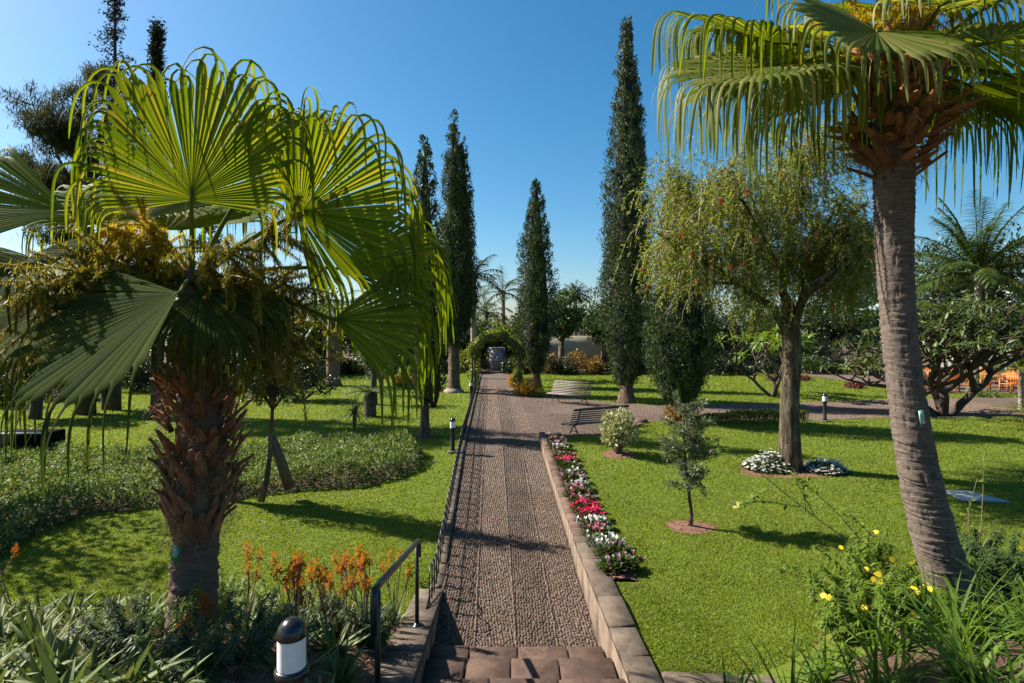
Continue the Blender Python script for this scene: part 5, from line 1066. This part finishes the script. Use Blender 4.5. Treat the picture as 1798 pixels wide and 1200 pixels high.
for i, (d, c) in enumerate(zip(rowd, rows)):
    for j in range(2):
        dd_ = d + r.normal(0, .05); f = (.32, .72)[j] + r.normal(0, .05); x = float(SX0(dd_) + f * (SX1(dd_) - SX0(dd_))); cc = c if r.random() < .8 else r.choice(['petal_pink', 'petal_white', 'petal_plum'])
        cyclamen((x, dd_, g1(x, dd_) + .02), cc, f'{CN[cc]} cyclamen, {ORD[i]} row from the near end, {"wall" if j == 0 else "lawn"} side', 500 + i * 2 + j, int(r.integers(3, 9)) if cc != 'petal_red' else 20, r.uniform(.8, 1.05))
# sapling
def sapling():
    r = RG(131); b = np.array([(1212 - 899) * .0095, 9.5, 0]); b[2] = g1(b[0], b[1]); disc('mulch_patch', b, .42, .32, 'mulch', 1); t = thing('sapling', 'grey-green feathery sapling standing in a ring of bark mulch on the right lawn', 'tree', b); Q = lambda px, py, dd=0: P(px, py, 9.5 + dd); mt = MB()
    tube(mt, [b - UP * .05, Q(1214, 905), Q(1211, 880), Q(1208, 850), Q(1203, 800), Q(1200, 750), Q(1198, 715)], [.045, .034, .028, .024, .020, .014, .006], 8); mb = MB()
    for i in range(46):
        py = r.uniform(705, 862); px = np.interp(py, [715, 750, 800, 850, 905], [1198, 1200, 1203, 1208, 1214]); w = np.interp(py, [700, 725, 760, 800, 830, 862], [20, 56, 62, 60, 48, 46]); ph = r.uniform(0, 6.28)
        e, _d = limb(mt, r, Q(px, py), np.array([math.cos(ph), math.sin(ph), .35]), w * r.uniform(.6, 1.0) * .0095, .008, .003, 6, .16, -.02, 4); n = 165; f = r.uniform(1.2, 6, n); i0 = np.minimum(f.astype(int), 5); pp = e[i0] * (1 - (f - i0))[:, None] + e[i0 + 1] * (f - i0)[:, None]; o = rdir(r, n)
        leaves(mb, pp + o * .025, nrm(o * .9 + _d * .5 + UP * .2), nrm(UP + rdir(r, n) * .7), r.uniform(.045, .085, n), r.uniform(.014, .024, n), .1)
    mt.build('trunk', M['bark_warm'], t, True); mb.build('crown', M['leaf_grey'], t)
sapling()
q = np.array([(1088 - 899) * .0137, 13.7, 0]); q[2] = g1(q[0], q[1]); shrub('variegated_shrub', 'cream and green variegated shrub in front of the dark bench', 'shrub', q, (.62, .6, 1.15), 'leaf_variegated', 2300, .085, .04, 16, 141, up=.6, lr=.36, zmin=.3); disc('mulch_patch', q, .45, .35, 'mulch', 2)
q = np.array([4.95, 17.3, 0]); q[2] = g1(q[0], q[1]); shrub('russet_shrub', 'small russet shrub behind the top of the sapling', 'shrub', q, (.75, .5, .6), 'leaf_rust', 1100, .08, .03, 10, 142)
lh = thing('low_hedge', 'low strip of yellow-green bedding plants along the cross path, left of the bottlebrush trunk', 'hedge', (7.3, 17.5, .3)); r = RG(143); n = 7000; f = r.random(n); x = 5.45 + 3.55 * f; d = 17.45 + r.normal(0, .14, n); hgt = .16 + .16 * ss(0, .5, f) + .05 * wob(x * 2, d * 2, 2); z = ground(x, np.minimum(d, 17.7)) + hgt * r.random(n) ** .6
m = MB(); leaves(m, np.column_stack([x, d, z]), nrm(r.normal(0, .5, (n, 3)) + UP), rdir(r, n), r.uniform(.05, .09, n), r.uniform(.018, .03, n)); m.build('foliage', M['leaf_yellow'], lh); k = r.random(n) < .08; m = MB(); leaves(m, np.column_stack([x, d, z + .05])[k], nrm(r.normal(0, .5, (k.sum(), 3)) + UP), rdir(r, k.sum()), .05, .035); m.build('flower_tips', M['gold'], lh)
def white_patch(px, py, d, rx, ry, hgt, label, seed):
    r = RG(seed); c = np.array([(px - 899) * d / 1000, d, 0]); c[2] = g1(c[0], c[1]); t = thing('white_flower_patch', label, 'flower bed', c, 'white flower mounds under the bottlebrush'); n = 2600; f = r.random(n) ** .5; a = r.uniform(0, 6.28, n); x = c[0] + rx * f * np.cos(a); y = c[1] + ry * f * np.sin(a); z = ground(x, y) + hgt * (1 - f ** 3) * r.uniform(.35, 1, n) * (.85 + .45 * wob(x * 3, y * 3, 1.5)); P_ = np.column_stack([x, y, z]); m = MB(); leaves(m, P_ - UP * .05, nrm(rdir(r, n) + UP * .6), rdir(r, n), .07, .035); m.build('foliage', M['leaf_mid'], t)
    k = 330; I = np.repeat(r.integers(0, n, k), 5); a = np.tile(np.arange(5) * 1.2566, k); D = np.column_stack([np.cos(a), np.sin(a), np.full(5 * k, .15)]) + r.normal(0, .2, (5 * k, 3)); m = MB(); leaves(m, P_[I] + UP * .05, D, np.tile(UP, (5 * k, 1)), .036, .030, .05); m.build('blossoms', M['petal_white'], t)
disc('soil_patch', np.array([6.15, 12.65]), 1.15, .6, 'mulch', 3)
white_patch(1352, 838, 12.75, .62, .42, .34, 'larger white flower mound, left of the mossy bottlebrush trunk', 151)
white_patch(1450, 845, 12.5, .46, .36, .27, 'smaller white flower mound, right of the mossy bottlebrush trunk', 152)
p = np.array([6.62, 8.0 + 2.1, 0]); m = MB()
q = [G(1655, 866, -.06), G(1700, 866, -.06), G(1775, 882, -.06), G(1690, 880, -.06)]; hexa(m, [v + UP * (g1(v[0], v[1]) + .0 - v[2]) for v in q][::-1], [v + UP * (g1(v[0], v[1]) + .03 - v[2]) for v in q][::-1]); tag(m.build('ground_cover_plate', M['cover'], origin=q[0]), 'flat grey-blue slab lying in the right lawn behind the tall palm trunk', 'slab')

# daisy bushes and foliage on the right bank
def leafy(name, label, c, size, seed, n=6000, mat='leaf_bright', L=.085, W=.022, flowers=0, cat='shrub', stems=30, group=None):
    r = RG(seed); c = np.asarray(c, float); t = thing(name, label, cat, c, group); mt = MB(); mb = MB(); tips = []
    for i in range(stems):
        o = np.array([r.normal(0, .5), r.normal(0, .5), 1.0]) ; e, d = limb(mt, r, c + np.array([r.normal(0, .22) * size[0], r.normal(0, .22) * size[1], -.03]), o * np.array([size[0], size[1], size[2]]), np.linalg.norm(np.array(size)) * r.uniform(.35, .75), .007, .003, 6, .12, -.02, 4); tips.append(e)
        k = n // stems; f = r.uniform(1.5, 6, k); i0 = np.minimum(f.astype(int), 5); pp = e[i0] * (1 - (f - i0))[:, None] + e[i0 + 1] * (f - i0)[:, None]; a = r.uniform(0, 6.28, k); D = np.column_stack([np.cos(a), np.sin(a), r.uniform(-.1, .7, k)]); sd_ = nrm(np.cross(D, UP)); ribbons(mb, pp, D, L * r.uniform(.6, 1.25, k), W, 1.0, 3, .7, side=sd_, w0=.4, fold=.15)
    mt.build('stems', M['twig'], t); mb.build('foliage', M[mat], t)
    if flowers:
        for i in range(flowers):
            m = MB()
            e = tips[r.integers(0, stems)][-1] + r.normal(0, .05, 3) + UP * .05; nn = nrm(UP * .8 + np.array([-.2, -.7, 0]) + r.normal(0, .4, 3)); u = nrm(np.cross(nn, [1, .2, 0])); v = np.cross(nn, u); a = np.arange(11) * 2 * math.pi / 11; D = np.cos(a)[:, None] * u + np.sin(a)[:, None] * v; leaves(m, np.repeat(e[None], 11, 0), D, np.repeat(nn[None], 11, 0), .034, .013, .02, .6); m.build('daisy', M['petal_yellow'], t)
    return t
def gp(px, py):      # point on the sloping bank seen at that pixel
    d = np.linspace(3, 14, 600); x = (px - 899) * d / 1000; z = ground(x, d); e = H - (py - HOR) * d / 1000 - z; i = np.argmax(e < 0) if (e < 0).any() else -1; return np.array([x[i], d[i], z[i]])
leafy('daisy_bush', 'leafy bush with yellow daisies at the left foot of the tall palm trunk', gp(1540, 1060), (.75, .7, .75), 161, 8000, flowers=22, stems=48)
leafy('daisy_bush', 'smaller daisy bush spilling onto the lawn before the larger one', gp(1490, 1110), (.5, .45, .45), 162, 4200, flowers=7, stems=30)
leafy('daisy_bush', 'small daisy bush in front of the tall palm foot', gp(1600, 1110), (.5, .45, .42), 165, 4200, flowers=6, stems=30)
leafy('leafy_bush', 'green bush right of the tall palm trunk at the right edge', gp(1760, 1060), (.9, .8, .70), 163, 7000, 'leaf_mid', .09, .026, stems=44)
leafy('leafy_bush', 'low dark leafy bush behind the foot of the tall palm', gp(1700, 1015) + np.array([.3, .4, 0]), (.7, .5, .55), 164, 4000, 'leaf_mid', .09, .028, 3, stems=30)
disc('mulch_patch', gp(1560, 1090)[:2], .7, .3, 'mulch', 5)
# hibiscus : long arching canes with sparse leaves and one lemon flower
def hibiscus():
    r = RG(171); b = gp(1500, 1000); t = thing('hibiscus', 'straggling hibiscus canes with one pale yellow flower, arching over the right lawn', 'shrub', b); d0 = b[1]; Q = lambda px, py, dd=0: P(px, py, d0 + dd); mt = MB(); mb = MB()
    canes = [[(1505, 960), (1440, 915), (1370, 860), (1310, 810), (1275, 787), (1250, 790)], [(1520, 960), (1470, 900), (1420, 855), (1405, 845)], [(1430, 905), (1400, 850), (1395, 830)], [(1405, 890), (1340, 880), (1300, 885)], [(1540, 950), (1500, 910), (1478, 900)], [(1415, 900), (1410, 850), (1418, 835)], [(1360, 850), (1330, 870), (1315, 880)]]
    for c in canes:
        k = np.array([Q(x, y, -.1 * i) for i, (x, y) in enumerate(c)]); s = np.arange(len(k)); S = np.linspace(0, len(k) - 1, 12); k = np.stack([np.interp(S, s, k[:, j]) for j in range(3)], 1); tube(mt, k, np.linspace(.008, .003, 12), 5)
        n = 26; f = r.uniform(2, 11, n); i0 = np.minimum(f.astype(int), 10); pp = k[i0] + (k[i0 + 1] - k[i0]) * (f - i0)[:, None]; o = rdir(r, n) * [1, 1, .4]; leaves(mb, pp, nrm(o + UP * -.1), nrm(UP + rdir(r, n) * .6), r.uniform(.05, .10, n), r.uniform(.035, .065, n), .1, .4)
    mt.build('canes', M['twig'], t); mb.build('leaves', M['leaf_bright'], t)
    e = Q(1291, 886, -.35); nn = nrm(np.array([-.35, -.9, .25])); u = nrm(np.cross(nn, UP)); v = np.cross(nn, u); m = MB(); a = np.arange(5) * 1.2566; D = np.cos(a)[:, None] * u + np.sin(a)[:, None] * v + nn * .3; leaves(m, np.repeat(e[None], 5, 0), D, np.repeat(nn[None], 5, 0), .062, .055, .08, .62); fl = m.build('flower', M['petal_lemon'], t); m = MB(); tube(m, [e, e + nn * .05], [.008, .004], 6); m.build('stamen', M['leaf_red'], fl)
hibiscus()
def canes2():
    r = RG(172); b = gp(1722, 1000); t = thing('bare_shrub', 'sparse shrub of thin upright canes right of the tall palm trunk', 'shrub', b); Q = lambda px, py, dd=0: P(px, py, b[1] + dd); mt = MB(); mb = MB()
    for c in ([(1712, 1000), (1722, 940), (1726, 870), (1727, 800)], [(1712, 1000), (1730, 950), (1765, 925)], [(1705, 980), (1700, 900), (1716, 840)], [(1715, 990), (1695, 950), (1755, 915)]):
        k = np.array([Q(x, y) for x, y in c]); S = np.linspace(0, len(k) - 1, 10); k = np.stack([np.interp(S, np.arange(len(k)), k[:, j]) for j in range(3)], 1); tube(mt, k, np.linspace(.010, .003, 10), 5); n = 16; f = r.uniform(2, 9, n).astype(int); leaves(mb, k[f], rdir(r, n), nrm(UP + rdir(r, n) * .5), .06, .04)
    mt.build('canes', M['twig'], t); mb.build('leaves', M['leaf_bright'], t)
canes2()
# strap-leaf clumps along the bottom right
def strap(p, label, seed, n=46, L=.75, W=.040, mat='leaf_strap', name='strap_leaf_clump', group='strap-leaf clumps at the bottom right', cat='plant', dr=1.7):
    r = RG(seed); t = thing(name, label, cat, p, group); o = nrm(np.column_stack([r.normal(0, .42, n), r.normal(0, .42, n), np.ones(n)])); m = MB(); ribbons(m, np.asarray(p, float) + np.column_stack([r.normal(0, .06, n), r.normal(0, .06, n), np.zeros(n)]), o, L * r.uniform(.6, 1.2, n), W * r.uniform(.8, 1.2, n), r.uniform(.5, 1.4, n) * dr, 7, .8, fold=.12); m.build('leaves', M[mat], t); return t
sp = [(1.55, 3.75, .6, 34), (2.05, 4.25, .7, 38), (2.45, 3.8, .8, 40), (2.85, 4.35, .75, 46), (3.2, 3.95, .8, 46), (3.55, 4.5, .75, 46), (3.95, 4.2, .8, 50), (4.3, 4.75, .7, 46), (2.7, 4.95, .55, 34), (3.25, 4.85, .6, 36), (4.6, 4.3, .8, 50), (1.85, 4.7, .5, 22), (3.6, 4.95, .6, 36), (4.1, 5.1, .55, 30), (5.0, 4.7, .75, 44), (3.0, 3.5, .85, 44), (3.9, 3.6, .9, 46), (2.1, 3.5, .7, 30)]
for i, (x, d, L, n) in enumerate(sp):
    strap((x, d, g1(x, d) - .02), f'arching strap-leaf clump, {ORD[sorted(s[0] for s in sp).index(x)]} from the left along the bottom right corner', 600 + i, n, L * 1.05)

# ------------------------------------------------------------------ front left bed
def aloe(p, label, seed, s=1.0, stalks=4, n=22, name='aloe', group='aloes in the near left bed', hgt=.75):
    r = RG(seed); t = thing(name, label, 'aloe', p, group); p = np.asarray(p, float); o = nrm(np.column_stack([r.normal(0, .65, n), r.normal(0, .65, n), r.uniform(.35, 1.0, n)])); m = MB(); ribbons(m, p + o * .03, o, .36 * s * r.uniform(.75, 1.2, n), (.062 if stalks else .085) * s, r.uniform(-.5, 1.2, n), 6, .75, side=nrm(np.cross(o, UP) + 1e-3), fold=.28); m.build('leaves', M['leaf_aloe'], t)
    if stalks:
        ms = MB()
        for k in range(stalks):
            hh = hgt * r.uniform(.65, 1.15); e, d = limb(ms, r, p + UP * .05, np.array([r.normal(0, .16), r.normal(0, .16), 1]), hh, .008, .005, 8, .05, .03, 5)
            heads = [(e[-1], d)]
            if r.random() < .75: e2, d2 = limb(ms, r, e[5], nrm(d + np.array([r.normal(0, .5), r.normal(0, .3), .3])), hh * .38, .005, .004, 5, .05, .12, 4); heads.append((e2[-1], d2))
            for c, dd_ in heads:
                mf = MB(); q = 58; f = r.random(q); rad = .024 * np.sin(np.pi * np.clip(.12 + .84 * f, 0, 1)); a = r.uniform(0, 6.28, q); pp = c + np.column_stack([rad * .5 * np.cos(a), rad * .5 * np.sin(a), -.05 + .12 * f]); leaves(mf, pp, np.column_stack([np.cos(a), np.sin(a), -.9 + 1.6 * f]), np.column_stack([np.cos(a), np.sin(a), np.ones(q)]), .044 * (1.15 - .6 * f), .013, .1); mf.build('flower_head', M['petal_orange'], t)
        ms.build('flower_stalks', M['twig'], t)
    return t
al = [(-2.30, 6.35, 5), (-1.98, 6.75, 5), (-2.62, 6.6, 4), (-1.66, 6.45, 5), (-2.22, 5.75, 4), (-1.82, 5.9, 4), (-1.48, 5.75, 3), (-2.0, 5.3, 4), (-1.62, 5.15, 2), (-1.40, 6.75, 3), (-2.85, 6.1, 3), (-1.42, 4.7, 1), (-1.72, 4.45, 0), (-1.36, 4.1, 0)]
nms = ['leftmost', 'second', 'third', 'fourth', 'fifth', 'sixth', 'seventh', 'eighth', 'ninth', 'tenth', 'eleventh', 'twelfth', 'thirteenth', 'rightmost']
for i, (x, d, k) in enumerate(al):
    rk = sorted(a[0] / a[1] for a in al).index(x / d); aloe((x, d, g1(x, d)), f'{"aloe with orange flower spikes" if k else "flowerless thick-leaved aloe"} left of the handrail, {ORD[rk]} from the left', 700 + i, 1.0, k)
ag = []; agr = []; ROWN = 'one two three four five six seven eight'.split()
r = RG(180)
for d in (6.9, 6.4, 5.9, 5.4, 4.9, 4.4, 3.9, 3.45):
    for f in np.arange(-.98, -.62, .055 + .012 * (6.9 - d) / 3):
        x = f * d + r.normal(0, .06); ag.append((x, d + r.normal(0, .12))); agr.append(d)
for i, (x, d) in enumerate(ag):
    aloe((x, d, g1(x, d)), f'pale toothed succulent rosette, row {ROWN[sorted(set(agr), reverse=True).index(agr[i])]} from the wire edging, {ORD[sum(1 for a in agr[:i] if a == agr[i])]} from the left', 740 + i, r.uniform(.8, 1.1), 0, 17, 'succulent_rosette', 'succulent rosettes in the lower left bed')
wd = [(470, 1100, .45, .45, 'feathery green plant among the aloes, near the stout palm'), (560, 1120, .5, .4, 'feathery green plant among the aloes, middle of the bed'), (640, 1130, .4, .35, 'feathery green plant among the aloes, beside the stair wall'), (240, 1120, .5, .55, 'leafy weed-like bush with narrow bright leaves left of the stout palm foot'), (300, 1165, .55, .5, 'bright narrow-leaved plant in front of the stout palm foot'), (395, 1090, .42, .8, 'upright narrow-leaved plant right of the stout palm foot'), (440, 1160, .5, .45, 'dark narrow-leaved plant between the stout palm foot and the near lamp'), (215, 1180, .5, .4, 'narrow-leaved plant at the bottom edge, left of the stout palm'), (360, 1195, .5, .4, 'narrow-leaved plant at the bottom edge in front of the stout palm')]
for i, (px, py, s, hh, lb) in enumerate(wd):
    q = gp(px, py); leafy('narrow_leaf_plant', lb, q, (s, s, hh), 190 + i, 2600, 'leaf_bright' if i in (0, 3, 4, 5) else 'leaf_mid', .085, .016, 0, 'plant', 26)
q = gp(340, 1175); aloe(q, 'small flowering aloe with drooping orange heads right before the stout palm foot', 197, .8, 5, 18, hgt=.42)
we = thing('wire_edging', 'low edging of overlapping wire hoops at the far edge of the succulent bed', 'edging', (-5.4, 7.25, zl(-5.4, 7.25)))
for i, x in enumerate(np.arange(-7.2, -4.2, .36)):
    d = 7.25 + .05 * math.sin(i); z = float(zl(x, d)); a = np.linspace(0, math.pi, 11); m = MB(); tube(m, [(x - .24 * math.cos(t), d + .02 * math.cos(t), z - .02 + .20 * math.sin(t)) for t in a], .007, 5); m.build('hoop', M['iron'], we, True)
q = gp(3, 1060); aloe((-5.75, 6.6, g1(-5.75, 6.6)), 'lone dark flower stalk with a reddish head at the left edge', 198, .5, 2, 8, 'flower_stalk_plant', 'lone stalks', .85)
# bark mulch and soil over the near banks
m = MB(); r = RG(201); S_, D_ = np.meshgrid(np.linspace(0, 1, 40), np.linspace(2.0, 7.15, 40)); D_ = D_ + .12 * np.sin(S_ * 14) * (D_ > 6.5); X_ = XL(D_) - .36 - S_ * 9; sheet(m, X_[:, ::-1], D_[:, ::-1], zl(X_, D_)[:, ::-1] + .010)
n = 16000; d = r.uniform(2.4, 7.1, n); x = XL(d) - .4 - r.random(n) * 6; leaves(m, np.column_stack([x, d, zl(x, d) + .012 + r.uniform(0, .02, n)]), nrm(rdir(r, n) * [1, 1, .3]), UP + r.normal(0, .35, (n, 3)), r.uniform(.03, .08, n), r.uniform(.012, .03, n)); tag(m.build('bed_mulch', M['mulch']), kind='structure')
m = MB(); S_, D_ = np.meshgrid(np.linspace(0, 1, 24), np.linspace(2.0, 5.0, 24)); X_ = 1.3 + S_ * 6; sheet(m, X_, D_, ground(X_, D_) + .01); tag(m.build('bank_soil', M['soil']), kind='structure')

# small mulch rings at the tree feet
for i, (px, py, d) in enumerate([(746, 770, 16.6), (530, 706, 25), (656, 712, 23.9), (1388, 700, 0)]):
    if d: disc('soil_ring', np.array([(px - 899) * d / 1000, d]), .45, .4, 'soil', 20 + i)

r = RG(205); n = 700; d = r.uniform(6, 30, n); x = r.uniform(-1, 1, n) * d * .9; k = (r.random(n) < .45) | (x > XL(d)) & (x < XR(d)); x, d = x[k], d[k]; k = ~inpoly(x, d, GC); x, d = x[k], d[k]; n = len(x); m = MB(); leaves(m, np.column_stack([x, d, ground(x, d) + .026]), nrm(rdir(r, n) * [1, 1, .25]), UP + r.normal(0, .4, (n, 3)), r.uniform(.035, .08, n), r.uniform(.015, .035, n), .2); tag(m.build('fallen_leaves', M['leaf_rust']), 'scattered dry fallen leaves on lawn and path', 'leaves', kind='stuff')
# ------------------------------------------------------------------ mown grass
def on_lawn(x, d):
    k = ((x < XL(d) - .20) | (x > XR(d) + .28)) & (d < 41.5)
    k &= ~((x > XR(d)) & inpoly(x, d, PLAZA)); k &= ~inpoly(x, d, GC)
    e = np.abs(d - dB(x)); k &= ~((x > 0) & (e < .17) & (x < 16.6))
    k &= ~((x < 0) & (d < 7.2 + .12 * np.sin(x * 1.6)))
    k &= ~((x > XR(d)) & (d > 7.4) & (d < 15.3) & (x < SX1(d) + .03))
    k &= ~((x > XR(d)) & (d < 5.44)); k &= ~((d > 28.2) & (x > 20.4)); k &= ~((d > 17.3) & (d < 17.6) & (x > 5.4) & (x < 9.0))
    for (cx_, cy_, rx, ry) in MULCH: k &= ((x - cx_) / rx) ** 2 + ((d - cy_) / ry) ** 2 > .85
    return k
r = RG(210); n = 800000; d = 5.4 * (42 / 5.4) ** (r.random(n) ** 1.12); x = r.uniform(-1.02, 1.02, n) * d; k = on_lawn(x, d); x, d = x[k], d[k]; n = len(x)
hgt = (.020 + .0011 * d) * r.uniform(.6, 1.35, n) * (1 + .25 * wob(x, d, 2.2)); wd_ = .0038 + .0007 * d; a = r.uniform(0, 6.28, n); c = np.column_stack([np.cos(a), np.sin(a), np.zeros(n)]); b = np.column_stack([x, d, ground(x, d) - .004]); tip = b + UP * hgt[:, None] + np.column_stack([r.normal(0, .55, n) * hgt, r.normal(0, .55, n) * hgt, np.zeros(n)])
V = np.stack([b - c * wd_[:, None], b + c * wd_[:, None], tip], 1).reshape(-1, 3); m = MB(); m.add(V, np.arange(3 * n).reshape(-1, 3)); tag(m.build('grass', M['grass']), 'short mown lawn grass', 'grass', kind='stuff')
